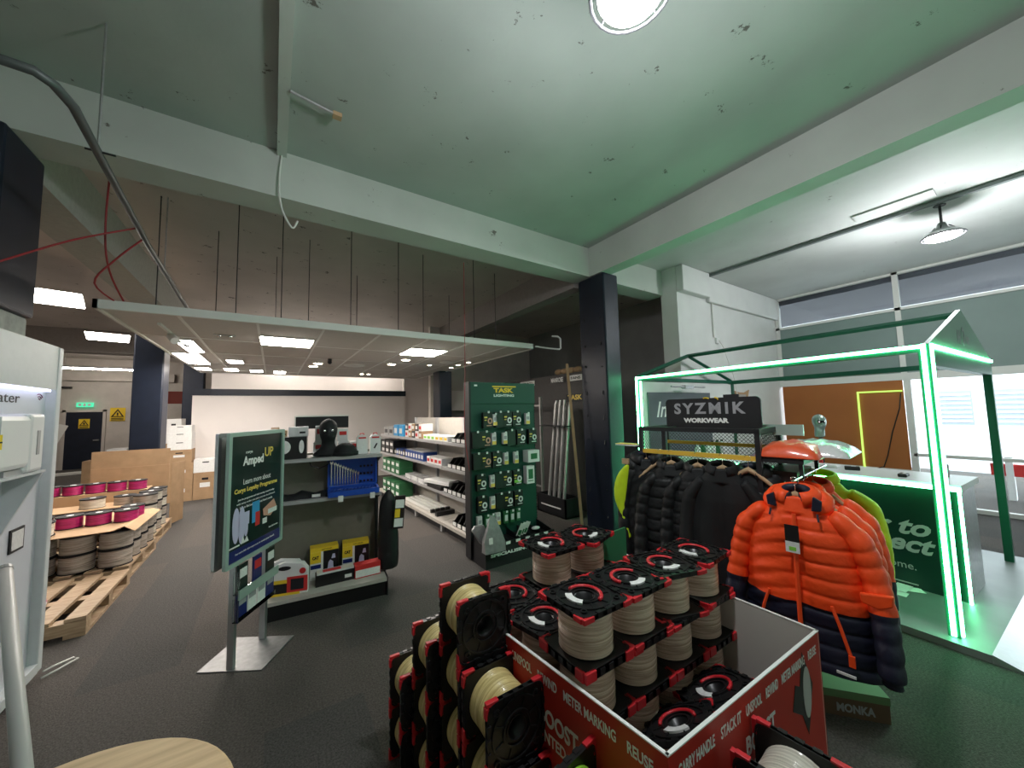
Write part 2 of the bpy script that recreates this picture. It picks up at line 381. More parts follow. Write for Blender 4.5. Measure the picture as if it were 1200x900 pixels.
# outside
struct(B(9.1, 60, -40, 40, -.25, -.02), 'ground_street', ASPH)
struct(B(9.05, 11.6, -8, 9, 3.82, 3.95), 'canopy_street', mat('canopy_dark', (.05, .05, .07), .6))
t = thing('street_building', 'white two storey building across the street behind the shopfront glass', 'building', (22, 0, -.1))
MB().box(0, 6, -14, 14, 0, 6).build('wall', TRANSB, t)
for y in (4.2, 2.4, .9, -1.6, -3.6):
    for z in (.9, 3.2):
        w = MB().box(-.06, .02, y-.5, y+.5, z, z+1.3).build('window', GREYWIN, t)
        lo = MB()
        for k in range(7): lo.box(-.09, -.05, y-.46, y+.46, z+.1+k*.17, z+.16+k*.17)
        lo.build('louvre', TRIMW, w)
t = thing('road_barrier', 'red and white barrier on the pavement outside the shopfront', 'barrier', (10.6, .1, -.02))
MB().box(-.06, .06, -2, .7, .42, .62).build('red_board', REDP, t)
for y in (-1.7, -.6, .5): MB().box(-.1, .1, y-.04, y+.04, 0, .75).build('post', TRANSB, t)
# far-left door, exit sign etc.
struct(MB().box(-6.12, -5.22, 19.44, 19.5, 0, 2.02).box(-6.2, -6.12, 19.42, 19.5, 0, 2.1, 1).box(-5.22, -5.14, 19.42, 19.5, 0, 2.1, 1).box(-6.2, -5.14, 19.42, 19.5, 2.02, 2.1, 1), 'door_1', [NAVY, BRICK])
MB().box(-5.42, -5.28, 19.38, 19.44, .98, 1.02).build('door_handle', ALU, bpy.data.objects['door_1'])
def warn(loc, w, label):
    t = thing('warning_sign', label, 'sign', loc)
    MB().box(-w/2, w/2, -.02, 0, -w*.62, w*.62).build('plate', YEL, t)
    MB().ring([(0, w*.5), (-w*.44, -w*.25), (w*.44, -w*.25)], [(0, w*.34), (-w*.29, -w*.17), (w*.29, -w*.17)], 0, .006, M=Matrix.Translation((0, -.02, 0)) @ Matrix.Rotation(pi/2, 4, 'X')).build('triangle', BLACK, t)
    MB().box(-.02, .02, -.03, -.02, -w*.08, w*.16).box(-.02, .02, -.03, -.02, -w*.15, -w*.11).build('exclamation_mark', BLACK, t)
    MB().box(-w*.4, w*.4, -.026, -.02, -w*.42, -w*.34).box(-w*.4, w*.4, -.026, -.02, -w*.55, -w*.47).build('small_print', BLACK, t)
warn((-5.67, 19.44, 1.60), .27, 'yellow warning sign fixed on the far navy door')
warn((-4.85, 19.48, 1.92), .40, 'yellow warning sign on the white wall right of the navy door')
t = thing('exit_sign', 'small green running man exit sign above the far navy door', 'exit sign', (-5.67, 19.46, 2.28))
MB().box(-.2, .2, -.1, 0, -.08, .08).build('housing', emis('exit_green', (.08, .75, .4), .9), t)
MB().box(-.03, .03, -.11, -.1, -.05, .05).box(-.15, -.08, -.11, -.1, -.04, .04).box(.08, .15, -.11, -.1, -.04, .04).build('pictogram', WHITE, t)
def tube_light(loc, L, label, rz=0):
    t = thing('tube_light', label, 'ceiling light', loc, rz)
    for x in (-L*.4, L*.4): MB().cyl((x, 0, .06), (x, 0, ZC-loc[2]), .008, 6).build('stem', WHITE, t)
    MB().box(-L/2, L/2, -.05, .05, 0, .06).build('housing', WHITE, t); MB().cyl((-L/2+.03, 0, -.02), (L/2-.03, 0, -.02), .03).build('tube', TUBE, t)
tube_light((-4.75, 17.2, 3.40), 1.9, 'long fluorescent tube glowing high before the far left wall')
for i, (x, y, z) in enumerate(((.3, 12.0, 3.4), (2.6, 12.0, 3.4))):
    tube_light((x, y, z), 1.5, 'fluorescent tube near the ceiling, %s' % ['beyond the white partition on its left', 'beyond the white partition on its right'][i])
struct(B(-1.45, 4.0, 13.0, 13.12, 0, 3.4), 'wall_beyond_partition', WALLP)
t = thing('ceiling_pipe_rail', 'dark thin rail on the far white wall left of the door', 'rail', (-6.3, 19.4, 2.9))
MB().box(-.5, .3, -.05, 0, -.03, .03).build('rail', BLACKM, t)

# ================================================================ floating ceiling with lights
PZ = 2.65
t = struct(MB().box(-1.25, 3.28, 4.38, 9.7, PZ, PZ+.03), 'ceiling_suspended_panel', TILE)
e = MB().box(-1.27, 3.3, 4.35, 4.385, PZ-.015, PZ+.06).box(-1.27, -1.24, 4.35, 9.7, PZ-.015, PZ+.06).box(3.27, 3.3, 4.35, 9.7, PZ-.015, PZ+.06).box(-1.27, 3.3, 9.68, 9.72, PZ-.015, PZ+.06)
e.build('edge_trim', TRIMW, t)
g = MB()
for i in range(1, 8): g.box(-1.35+i*.6-.012, -1.35+i*.6+.012, 4.38, 9.7, PZ-.008, PZ+.001)
for i in range(1, 5): g.box(-1.25, 3.28, 4.38+i*1.2-.01, 4.38+i*1.2+.01, PZ-.006, PZ+.001)
g.build('grid', TRIMW, t)
def led_panel(x, y, w, d, label, z=PZ, rz=0, s=None):
    t = thing('ceiling_panel_light', label, 'ceiling light', (x, y, z), rz)
    MB().box(-w/2-.015, w/2+.015, -d/2-.015, d/2+.015, -.016, -.008).build('frame', TRIMW, t)
    MB().box(-w/2, w/2, -d/2, d/2, -.022, -.016).build('diffuser', s or PANEL, t)
led_panel(.13, 5.35, .54, .54, 'square lit panel in the suspended ceiling, nearest the front edge')
led_panel(1.92, 5.4, .54, .58, 'square lit panel in the suspended ceiling above the green stand')
led_panel(-.92, 6.2, .16, .95, 'narrow lit panel at the left of the suspended ceiling')
led_panel(-1.07, 7.5, .28, 1.2, 'wide lit panel along the left edge of the suspended ceiling')
for i, (x, y) in enumerate(((-1.12, 8.9), (-.7, 8.9), (-.3, 9.0), (.1, 9.1), (-.55, 7.6))):
    led_panel(x, y, .2, .34, 'small lit panel at the back of the suspended ceiling, %s from the left' % ['first', 'third', 'fourth', 'rightmost', 'the nearer second'][i])
def spot(x, y, label, r=.075, z=PZ):
    t = thing('downlight', label, 'ceiling light', (x, y, z))
    MB().lathe([(r, -.012), (r+.02, -.010), (r+.02, 0)], 20).build('bezel', TRIMW, t); MB().lathe([(r-.005, -.016), (r-.005, -.012)], 16).build('lamp', SPOT, t)
for i, (x, y) in enumerate(((.66, 7.35), (.62, 7.8), (1.93, 6.3), (1.86, 6.95), (2.55, 6.8), (3.1, 7.0), (3.05, 6.55), (3.08, 6.15), (1.85, 8.9), (1.7, 8.9))):
    spot(x, y, 'round downlight in the suspended ceiling, %s' % ['large, beside the left air diffuser', 'large, just behind the one by the left diffuser', 'large, behind the lit panel above the green stand', 'large, behind the first one by that panel', 'small, left of the right cluster', 'small, leftmost of the right trio', 'small, middle of the right trio', 'small, rightmost of all', 'small, right one of the far pair', 'small, left one of the far pair'][i], .075 if i < 4 else .04)
def vent(x, y, label, r=.19):
    t = thing('ceiling_diffuser', label, 'vent', (x, y, PZ)); MB().lathe([(r, 0), (r, -.012), (r-.05, -.03), (r-.06, -.015), (r-.1, -.03), (.001, -.03)], 24).build('rings', TRIMW, t, smooth=True)
vent(1.28, 7.4, 'round air diffuser in the middle of the suspended ceiling'); vent(2.7, 6.3, 'round air diffuser on the right of the suspended ceiling', .13)
t = thing('dome_camera', 'small black dome camera under the suspended ceiling', 'camera', (.78, 6.75, PZ)); MB().box(-.03, .03, -.03, .03, -.05, 0).build('body', BLACK, t, bevel=.01); MB().sphere((0, 0, -.055), .035).build('dome', DARKV, t, smooth=True)
t = thing('spotlight', 'white spotlight head with black cable under the suspended ceiling left edge', 'spotlight', (-.95, 5.3, PZ))
MB().box(-.012, .012, -.5, 1.2, -.03, -.005).build('track', TRIMW, t); MB().cyl((0, 0, -.05), (.05, -.08, -.11), .04).build('head', WHITE, t); MB().tube([(0, .15, -.03), (.07, .17, -.1), (.13, .2, -.12)], .01).build('cable', BLACK, t)
t = thing('smoke_detector', 'twin small chrome fitting under the front of the suspended ceiling', 'ceiling fitting', (-.48, 5.2, PZ)); MB().cyl((-.1, 0, -.012), (.1, 0, -.012), .008).build('bar', ALU, t); MB().sphere((-.05, 0, -.02), .02).build('lamp', CHROME, t); MB().sphere((.05, 0, -.02), .02).build('lamp', CHROME, t)
# left bay lights
led_panel(-2.72, 7.9, .62, .95, 'bright square light hung in the left bay, the nearer one', 3.5, .25); led_panel(-3.0, 11.2, .62, 1.0, 'bright square light hung in the left bay, the farther one', 3.5, .25)
# suspension rods
for i, (x, y) in enumerate(((-1.0, 4.9), (.05, 4.6), (.75, 4.6), (.35, 5.2), (1.3, 4.55), (1.75, 4.9), (2.4, 4.6), (.0, 6.0), (-.6, 5.5), (1.1, 6.2), (3.0, 5.0), (2.8, 6.4), (-.35, 4.7))):
    tag(MB().cyl((0, 0, PZ+.03), (0, 0, ZC), .005, 6).build('suspension_rod', BLACKM, loc=(x, y, 0)), 'thin dark rod holding the suspended ceiling from the concrete above', 'rod', 'rods of the suspended ceiling')
# pendant lamps
def pendant(x, y, z, label, power):
    t = thing('pendant_lamp', label, 'lamp', (x, y, z))
    MB().lathe([(.11, -.03), (.15, 0), (.14, .03), (.05, .08), (.03, .14), (.001, .15)], 28).build('body', ALU, t, smooth=True)
    MB().lathe([(.001, -.045), (.13, -.04), (.14, -.02), (.14, -.005)], 28).build('lens', LAMPE, t, smooth=True)
    r = MB().tube([(.17*cos(a*pi/12), .17*sin(a*pi/12), -.02) for a in range(24)], .008, 6, closed=True)
    for a in range(4): r.cyl((.17*cos(a*pi/2), .17*sin(a*pi/2), -.02), (.05*cos(a*pi/2), .05*sin(a*pi/2), .1), .005, 6)
    r.build('guard', BLACKM, t)
    MB().cyl((0, 0, .14), (0, 0, ZC-z-.03), .012).build('stem', BLACKM, t)
    MB().cyl((0, 0, ZC-z-.03), (0, 0, ZC-z), .05).build('ceiling_rose', BLACKM, t)
    l = bpy.data.lights.new('lamp_light', 'POINT'); l.energy = power; l.shadow_soft_size = .12; l.color = (.95, .97, 1)
    o = bpy.data.objects.new('lamp_light', l); COL.objects.link(o); o.parent = t; o.location = (0, 0, -.2)
pendant(1.22, .87, 3.47, 'glaring round pendant lamp under the near ceiling bay at the picture top', 52)
pendant(6.35, .62, 3.6, 'round pendant lamp with wire guard near the shopfront windows', 70)
# conduits & cables
t = thing('conduit_pipe', 'dark steel conduit pipe running across the left ceiling and down', 'pipe', (0, 0, 0))
pts = [(-1.6, 2.2, 3.42), (-1.02, 2.32, 3.2), (-.92, 2.36, 3.2), (-.87, 2.42, 3.17), (-.85, 2.6, 3.14), (-.86, 2.97, 3.2), (-.95, 4.2, 3.2), (-1.02, 6.6, 3.2)]
pts = [(-1.5, 2.15, 3.2), (-.98, 2.31, 3.2), (-.89, 2.315, 3.2), (-.85, 2.37, 3.2), (-.83, 2.5, 3.2), (-.86, 2.97, 3.2), (-.93, 4.2, 3.2), (-1.01, 6.5, 3.2)]
MB().tube(pts, .021, 10).build('pipe', mat('conduit_dark', (.10, .11, .11), .45, metal=.3), t, smooth=True); MB().cyl((-.90, 2.86, 3.2), (-.78, 2.86, 3.2), .006).build('clamp', BLACKM, t)
for y in (2.86, 4.9): MB().cyl((-.85 if y < 3 else -.95, y, 3.2), (-.85 if y < 3 else -.95, y, ZC), .006).build('hanger_rod', STEEL, t)
def cable(label, pts, r, m, name='hanging_cable'):
    P = [Vector(p) for p in pts]; out = []
    for i in range(len(P)-1):
        a, b = P[max(i-1, 0)], P[min(i+2, len(P)-1)]
        for k in range(5):
            u = k/5; p0, p1, p2, p3 = a, P[i], P[i+1], b
            out.append(.5*((2*p1)+(-p0+p2)*u+(2*p0-5*p1+4*p2-p3)*u*u+(-p0+3*p1-3*p2+p3)*u**3))
    out.append(P[-1]); return tag(MB().tube(out, r, 6).build(name, m, smooth=True), label, 'cable')
REDW = mat('red_cable', (.30, .025, .03), .5)
cable('red cable hanging straight down from the left ceiling over the suspended panel', [(-1.15, 4.15, ZC), (-1.18, 4.2, 3.3), (-1.17, 4.3, 2.95), (-1.1, 4.5, PZ+.04)], .007, REDW)
cable('red cable looping from the conduit down behind the suspended panel edge', [(-.93, 4.1, 3.2), (-1.1, 4.15, 3.0), (-1.22, 4.2, 2.8), (-1.12, 4.4, PZ+.04)], .007, REDW)
cable('red cable strung from the conduit to the far left', [(-.93, 3.9, 3.2), (-1.2, 3.7, 2.95), (-1.45, 3.4, 2.6), (-1.6, 3.1, 2.35), (-2.0, 2.8, 2.2)], .007, REDW)
cable('thin red cable hanging in front of the shelves left of the green stand', [(1.88, 3.85, 3.5), (1.88, 3.85, 2.2), (1.86, 3.84, 1.5), (1.93, 3.86, 1.0)], .004, REDW)
cable('white loose wire hanging from the beam end of the ceiling rib', [(.015, 3.52, ZC-.03), (.0, 3.5, 3.7), (.02, 3.48, 3.45), (.1, 3.5, 3.3), (.14, 3.5, 3.37)], .008, TRIMW)
t = thing('ceiling_junction', 'bare pipe stub with a brass junction on the near ceiling', 'pipe fitting', (.05, 2.75, 3.92))
MB().cyl((0, 0, 0), (.28, .05, 0), .01).build('pipe', STEEL, t); MB().cb((.3, .06, 0), (.06, .05, .03)).build('junction', CARD2, t)
t = thing('wall_pipe_loop', 'white bent pipe end beside the navy column at the suspended ceiling corner', 'pipe', (3.3, 4.38, 2.68))
MB().tube([(0, 0, 0), (.25, -.05, -.02), (.42, -.1, -.03), (.45, -.1, -.01), (.45, -.1, .14), (.4, -.1, .17), (.3, -.08, .17)], .014, 8).build('pipe', TRIMW, t, smooth=True)
t = thing('wall_socket', 'white socket with flex high on the white wall', 'socket', (6.48, YW, 2.85)); MB().box(-.05, .05, -.04, 0, -.05, .05).build('plate', WHITE, t, bevel=.008)
MB().cyl((-.1, -.02, .05), (-.1, -.02, .68), .014).build('conduit', TRIMW, t); MB().tube([(0, -.05, 0), (.1, -.06, -.1), (.35, -.08, -.6), (.5, -.08, -1.1)], .006).build('flex', TRIMW, t)
t = thing('ceiling_plate', 'rectangular metal plate fixed to the right ceiling beside the pendant lamp', 'ceiling plate', (5.95, .9, ZC)); MB().box(-.13, .1, -.3, .35, -.02, 0).build('plate', CEIL2, t)

# ================================================================ LED house frame
HL, HW, HH = 2.66, 2.3, 2.13
H = thing('display_house_frame', 'green glowing open house-shaped display frame on a low silver stage', 'display stand', (4.06, .545, 0), radians(-2.87))
s = MB().box(-.12, HW+.25, -.17, HL+.1, 0, .05, 0); s.build('stage_floor', mat('stage_silver', (.26, .28, .28), .45, metal=.4, noise=.1, nscale=4), H)
MB().prism([(-.17, 0), (.0, 0), (.0, .055)], -.12, HW+.25, 'yz', M=Matrix.Translation((0, -.17, 0))).build('edge_ramp', ALU, H)
P6 = .03
for x, y, nm in ((0, 0, 'a'), (HW, 0, 'b'), (0, HL, 'c'), (HW, HL, 'd')):
    p = MB().box(x-P6, x+P6, y-P6, y+P6, .05, HH).build('post', HGREEN, H)
    if x == 0: MB().box(x-P6-.012, x-P6-.001, y-.012, y+.012, .06, HH).box(x-.012, x+.012, y-P6-.012, y-P6-.001, .06, HH).build('light_strip', LEDG, p)
for x in (0, HW):
    p = MB().box(x-P6, x+P6, P6, HL-P6, HH-.06, HH).build('top_rail', HGREEN, H)
    if x == 0: MB().box(x-P6-.014, x-P6-.002, 0, HL, HH-.03, HH-.004).build('light_strip', LEDG, p)
for y in (0, HL):
    p = MB().box(P6, HW-P6, y-P6, y+P6, HH-(.16 if y == 0 else .05), HH).build('end_rail', HGREEN, H)
    if y == 0: MB().box(0, HW, y-P6-.014, y-P6-.002, HH-.03, HH-.004).build('light_strip', LEDG, p)
AX, AZ = HW/2, HH+.36
for y in (HL,):
    for sx in (0, HW): MB().tube([(sx, y, HH), (AX, y, AZ)], .03, 4).build('rafter', HGREEN, H)
MB().tube([(AX, 0, AZ), (AX, HL, AZ)], .028, 4).build('ridge_bar', HGREEN, H)
gb = MB().prism([(-.03, HH), (HW+.03, HH), (AX, AZ+.04)], -.03, .0, 'xz').build('gable_panel', mat('gable_grey', (.25, .36, .31), .5), H)
text('H', GRYL, gb, (AX-.2, -.032, HH+.13), h=.12, bold=.03); MB().ring([(.055*cos(a*pi/8), .085*sin(a*pi/8)) for a in range(16)], [(.03*cos(a*pi/8), .05*sin(a*pi/8)) for a in range(16)], 0, .003, M=Matrix.Translation((AX-.03, -.031, HH+.15)) @ Matrix.Rotation(pi/2, 4, 'X')).build('emblem', GRYL, gb); text('er', GRYL, gb, (AX+.14, -.032, HH+.12), h=.08, bold=.03)
# far end white panel with charcoal board
pn = MB().box(.03, HW-.03, HL-.01, HL+.01, .05, HH-.06).build('end_panel', WALLW, H)
bo = MB().box(.15, 1.62, HL-.03, HL-.011, .5, 1.92).build('charcoal_board', BOARDG, pn)
t = thing('board_lettering_light', 'slim picture light above the charcoal board on the white panel', 'lamp', (4.19+.9, 3.14-.03, 2.0), radians(-2.87)); MB().cyl((-.4, -.1, 0), (.4, -.1, 0), .012).build('tube', STEEL, t); MB().box(-.1, .1, -.12, -.06, -.03, .02).build('housing', STEEL, t); MB().cyl((0, -.08, 0), (0, .02, 0), .01).build('arm', STEEL, t)
text('Im', WHT, bo, (.47, HL-.032, 1.68), h=.22, shear=.3, bold=.01)
# counter
Ct = thing('display_counter', 'dark green display counter with script lettering and lit silver-white top', 'counter', (4.79, .55, .05), radians(-2.87))
MB().box(0, .62, 0, 1.95, 0, .9, 0).build('body', DGREEN, Ct)
MB().box(.0, .62, -.004, -.001, 0, .9).build('end_panel', STEEL, Ct)
MB().box(-.03, .65, -.03, 1.98, .9, .95).build('countertop', mat('counter_white', (.66, .70, .70), .3), Ct)
MB().box(-.045, -.031, -.03, 1.98, .9, .93).build('light_strip', LEDG, Ct); MB().box(-.02, .0, -.022, -.005, 0, .9).build('light_strip', LEDG, Ct)
RW = (pi/2, 0, -pi/2)
for st, y, z, h in (('the', .64, .64, .045), ('er to', .40, .53, .135), ('onnect', .46, .38, .135), ('with', .48, .265, .05), ('art Home.', .46, .19, .06)):
    text(st, SCRIPT, Ct, (-.003, y, z), h=h, w={'er to': .46, 'onnect': .62}.get(st), rot=RW, shear=.35 if 't' in st and h > .1 else 0, bold=.03 if h > .1 else 0)
gl = MB().box(-.0035, -.001, .28, .78, .03, .04)
gl.build('floor_graphic', SCRIPT, Ct)
for i, (x, y, d, nm, lb, mm) in enumerate(((.2, .35, (.12, .06, .03), 'remote_control', 'small dark device on the lit counter, nearest its corner', BLACK), (.3, .75, (.06, .12, .04), 'remote_control', 'dark handset lying on the lit counter behind the corner device', BLACK), (.25, 1.25, (.12, .12, .02), 'puck_device', 'round flat green-lit puck on the counter', HGREEN), (.45, .15, (.1, .03, .12), 'switch_plate', 'grey switch plate standing on the counter end', GREYMET), (.42, 1.35, (.05, .05, .05), 'small_device', 'small black cube device on the counter', BLACK), (.36, .98, (.2, .1, .03), 'brochure', 'white folded brochure lying on the counter', PAPER), (.5, 1.1, (.07, .03, .1), 'small_device', 'small red-orange box standing on the counter before the window', REDP))):
    a = radians(-2.87); X = 4.79+x*cos(a)-y*sin(a); Y = .55+x*sin(a)+y*cos(a)
    t = thing(nm, lb, 'device', (X, Y, 1.0), .3*i); MB().cb((0, 0, d[2]/2), d).build('body', mm, t, bevel=.006); MB().cb((0, -d[1]*.1, d[2]+.001), (d[0]*.5, d[1]*.3, .002)).build('label', PAPER, t)
t = thing('stage_leaflets', 'scattered white leaflets lying at the foot of the green counter', 'leaflets', (4.55, 1.0, .05)); 
for i in range(4): MB().cb((random.uniform(-.1, .1), random.uniform(-.2, .2), .004+i*.003), (.1, .2, .002), M=Matrix.Rotation(i*.5, 4, 'Z')).build('leaflet', PAPER, t)
t = thing('bow_sign', 'pale wooden ribbon-shaped sign hung on the white wall', 'sign', (7.2, YW-.02, 1.88)); MB().prism([(-.28, -.1), (-.22, 0), (-.28, .1), (-.1, .07), (.1, .07), (.28, .12), (.22, 0), (.28, -.1), (.1, -.07), (-.1, -.07)], -.02, 0, 'xz').build('board', CARD2, t); MB().box(-.12, .12, -.03, -.02, -.03, .03).build('plate', GREYMET, t)
# ================================================================ SPOOLS
def spool_proto(wire, core=BLACK):
    """reel with square flanges, axis z, origin at the bottom centre, height .19, flange .24"""
    S = .25; Hh = .19; out = rsq(S, .035)
    n = len(out)
    def circ(r): return [(r*cos(atan2(p[1], p[0])), r*sin(atan2(p[1], p[0]))) for p in out]
    t = thing('cable_spool', 'spool', 'cable spool')
    def flange(z, sg):
        f = MB(); f.ring(out, circ(.042), 0, .012)
        f.ring(out, rsq(S-.014, .03), -.003, .017)
        f.ring(circ(.108), circ(.100), .010, .018); f.ring(circ(.062), circ(.055), .010, .019); f.ring(circ(.046), circ(.040), -.004, .016)
        for a in range(8):
            M = Matrix.Rotation(a*pi/4+.39, 4, 'Z'); f.box(.064, .098, -.003, .003, .011, .016, 0, M)
        for a in range(4):
            M = Matrix.Rotation(a*pi/2+pi/4, 4, 'Z'); f.lathe([(.013, .011), (.013, .019), (.008, .019), (.008, .013)], 10, 0, M @ Matrix.Translation((.122, 0, 0)))
        for a in range(4):
            for k in (-1, 0, 1): f.box(-.012+k*.045, .012+k*.045, S/2-.012, S/2+.003, .004, .02, 0, Matrix.Rotation(a*pi/2, 4, 'Z'))
        o = f.build('flange', BLACK, t)
        o.location = (0, 0, z); o.scale = (1, 1, sg)
        for a in range(4):
            c = MB(); q = S/2+.002
            c.box(q-.05, q, q-.010, q+.004, -.003, .016).box(q-.010, q+.004, q-.05, q-.010, -.003, .016)
            c.build('corner_clip', RED, o, rot=(0, 0, a*pi/2), bevel=.002)
        return o
    flange(.013, -1); ft = flange(Hh-.013, 1)
    hd = MB().tube([(.066*cos(a), .066*sin(a), .018) for a in [radians(-75+k*15) for k in range(13)]], .0075, 8, mfun=None)
    hd.build('carry_handle', RED, ft, smooth=True)
    lb = MB(); A = [radians(140+k*10) for k in range(9)]
    lb.prism([(.074*cos(a), .074*sin(a)) for a in A]+[(.047*cos(a), .047*sin(a)) for a in reversed(A)], .0125, .0195, 'xy').build('label', PAPER, ft)
    prof = [(.04, .014)]
    N = 22; z0, z1 = .015, Hh-.015
    for i in range(N*4+1):
        z = z0+(z1-z0)*i/(N*4); prof.append((.101+.0028*abs(sin(pi*i/4))+.001*sin(i*1.7), z))
    prof.append((.04, Hh-.014))
    w = MB().lathe(prof, 40, cap=False).build('cable_winding', wire, t, smooth=True)
    MB().lathe([(.041, .004), (.041, Hh-.004), (.039, Hh-.004), (.039, .004), (.041, .004)], 24, cap=False).build('core', core, t, smooth=True)
    return t
PB = spool_proto(BWIRE); used = set()
NX = {'beige': PB}
for k, wm in (('yellow', YWIRE), ('white', WWIRE), ('lime', GWIRE)):
    NX[k] = dup(PB, label='spool')
    for ch in NX[k].children:
        if ch.name.startswith('cable_winding'): ch.data = ch.data.copy(); ch.data.materials[0] = wm
def spool(kind, loc, rot=(0, 0, 0), label='', group=None):
    p = NX[kind]
    if kind not in used: used.add(kind); o = p
    else: o = dup(p)
    o.location = loc; o.rotation_euler = rot; o['label'] = label
    if kind in ('yellow', 'lime', 'white'): o.scale = (.95, .95, .99)
    if group: o['group'] = group
    elif 'group' in o: del o['group']
    return o
# beige stack in the red box: columns at x, rows at y, layer tops at .98 .79 ...
RX = [1.03, 1.283, 1.536, 1.789]; RZ = radians(0)
colw = ['left end', 'second from left', 'third from left', 'right end']
lay = {5: 'top', 4: 'second', 3: 'third', 2: 'lower', 1: 'bottom'}
gB = 'beige cable spools stacked in the red box'
def zl(n): return .02+(n-1)*.192
for c in range(4):
    for n in (5, 4, 3, 2):
        spool('beige', (RX[c], 1.085, zl(n)), (0, 0, [0, 1.6, 1.3, .1][c] if n == 5 else 0), 'beige spool, red box front row, %s, %s layer' % (colw[c], lay[n]), gB)
for c, n in ((0, 4), (1, 4), (2, 4), (3, 4)):
    spool('beige', (RX[c], 1.34, zl(n)), (0, 0, .2), 'beige spool behind the red box front row, %s, second layer' % colw[c], gB)
for c, n in ((0, 4), (1, 4), (2, 4), (1, 5), (2, 5)):
    spool('beige', (RX[c], 1.595, zl(n)), (0, 0, [0, 0, 1.9, 0][c]), 'beige spool, red box back row, %s, %s layer' % (colw[c], lay[n]), gB)
# tumbled spools in the front of the box
spool('beige', (1.3, .80, .36), (radians(-24), radians(10), .5), 'black-flanged spool lying tilted inside the red box, nearest its front corner', 'tilted spools in the box front')
spool('beige', (1.56, .80, .38), (radians(-20), radians(-14), -.3), 'black-flanged spool lying tilted inside the red box, toward the white inner wall', 'tilted spools in the box front')
tag(B(.93, 1.86, .70, .95, 0, .3).build('inner_carton', BLACKM), 'dark carton under the tilted spools inside the red box', 'carton')
# yellow spools: axis horizontal along y, flange facing the camera side
RY = (-pi/2, 0, 0); gY = 'yellow cable spools stacked on their sides left of the red box'
ys = [(1.33, 3, 'nearest stack'), (1.55, 4, 'tallest stack'), (1.76, 3, 'third stack from the front'), (1.97, 2, 'farthest stack')]
for y, n, nm in ys:
    for k in range(n):
        xx = .74 - (0 if y < 1.6 else .05 if y < 1.8 else .10)
        spool('yellow', (xx, y-.19, .12+k*.238), RY, 'yellow cable spool on its side, %s, %s' % (nm, ['bottom', 'second from the floor', 'third from the floor', 'topmost'][k]), gY)
for y, n in ((1.11, 2),):
    for k in range(n): spool('yellow', (.74, .93, .12+k*.238), RY, 'yellow cable spool on its side in front of the nearest stack, %s' % ['bottom', 'upper'][k], gY)
spool('lime', (.76, .90, .12+2*.238-.06), (pi/2, 0, .12), 'lime green cable spool on its side against the left of the red box')
tag(B(.64, .87, .70, .90, 0, .415).build('carton', BLACKM), 'black carton under the lime spool beside the red box', 'carton')
spool('white', (1.35, .515, .12+.45), (pi/2, 0, -pi/2+.1), 'white cable spool on its side in front of the red box front panel')
tag(B(1.13, 1.4, .38, .63, 0, .448).build('carton', BLACKM), 'black carton under the white spool before the red box', 'carton')
# ================================================================ RED BOX
N_, R_, L_, K_ = Vector((.905, .655, 0)), Vector((1.905, .63, 0)), Vector((.80, 1.76, 0)), Vector((1.92, 1.76, 0)); BH = .765
t = thing('printed_display_box', 'big open red cardboard dump bin with white lettering, holding beige cable spools', 'cardboard box', (0, 0, 0))
def wallp(a, b, name, z1=BH):
    d = (b-a).normalized(); nrm = Vector((d.y, -d.x, 0)); mb = MB()
    q = [a, b, b-nrm*.006, a-nrm*.006]
    mb.prism([(p.x, p.y) for p in q], 0, z1, 'xy', 0)
    q2 = [a-nrm*.006, b-nrm*.006, b-nrm*.009, a-nrm*.009]; mb.prism([(p.x, p.y) for p in q2], 0, z1-.001, 'xy', 1)
    mb.prism([(p.x, p.y) for p in [a+nrm*.001, b+nrm*.001, b-nrm*.010, a-nrm*.010]], z1, z1+.004, 'xy', 2)
    return mb.build(name, [BOXRED, BOXIN, WHT], t), d, nrm
fr_, df, nf = wallp(N_, R_, 'front_panel'); lf_, dl, nl = wallp(L_, N_, 'left_panel'); rp_, _, _ = wallp(R_, K_, 'right_panel'); wallp(K_, L_, 'back_panel')
B(.92, 1.88, .67, 1.74, 0, .012).build('bottom', BOXIN, t)
def onwall(st, par, a, d, nrm, s, z, h, w=None, bold=.02, m=WHT, align='l'):
    p = a+d*s+nrm*.001
    text(st, m, par, (p.x, p.y, z), h=h, w=w, rot=(pi/2, 0, atan2(d.y, d.x)), bold=bold, align=align, name='lettering')
def words(par, a, d, nrm, L, lst):
    tot = sum(len(w) for w in lst)+1.6*(len(lst)-1); s = .04; u = (L-.08)/tot
    for w in lst: onwall(w, par, a, d, nrm, s, BH-.055, .034, u*len(w)*.95); s += u*(len(w)+1.6)
WL = ['CARRY HANDLE', 'STACK IT', 'UNSPOOL', 'REWIND', 'METER MARKING', 'REUSE']
words(fr_, N_, df, nf, (R_-N_).length, WL); words(lf_, L_, dl, nl, (N_-L_).length, WL)
onwall('BOOST', lf_, L_, dl, nl, .60, .585, .06, .19, .03); onwall('PATENTED.', lf_, L_, dl, nl, .53, .515, .04, .21, .02)
onwall('BOOST', fr_, N_, df, nf, .39, .605, .06, .20, .03); onwall('PATENTED.', fr_, N_, df, nf, .39, .53, .04, .21, .02)
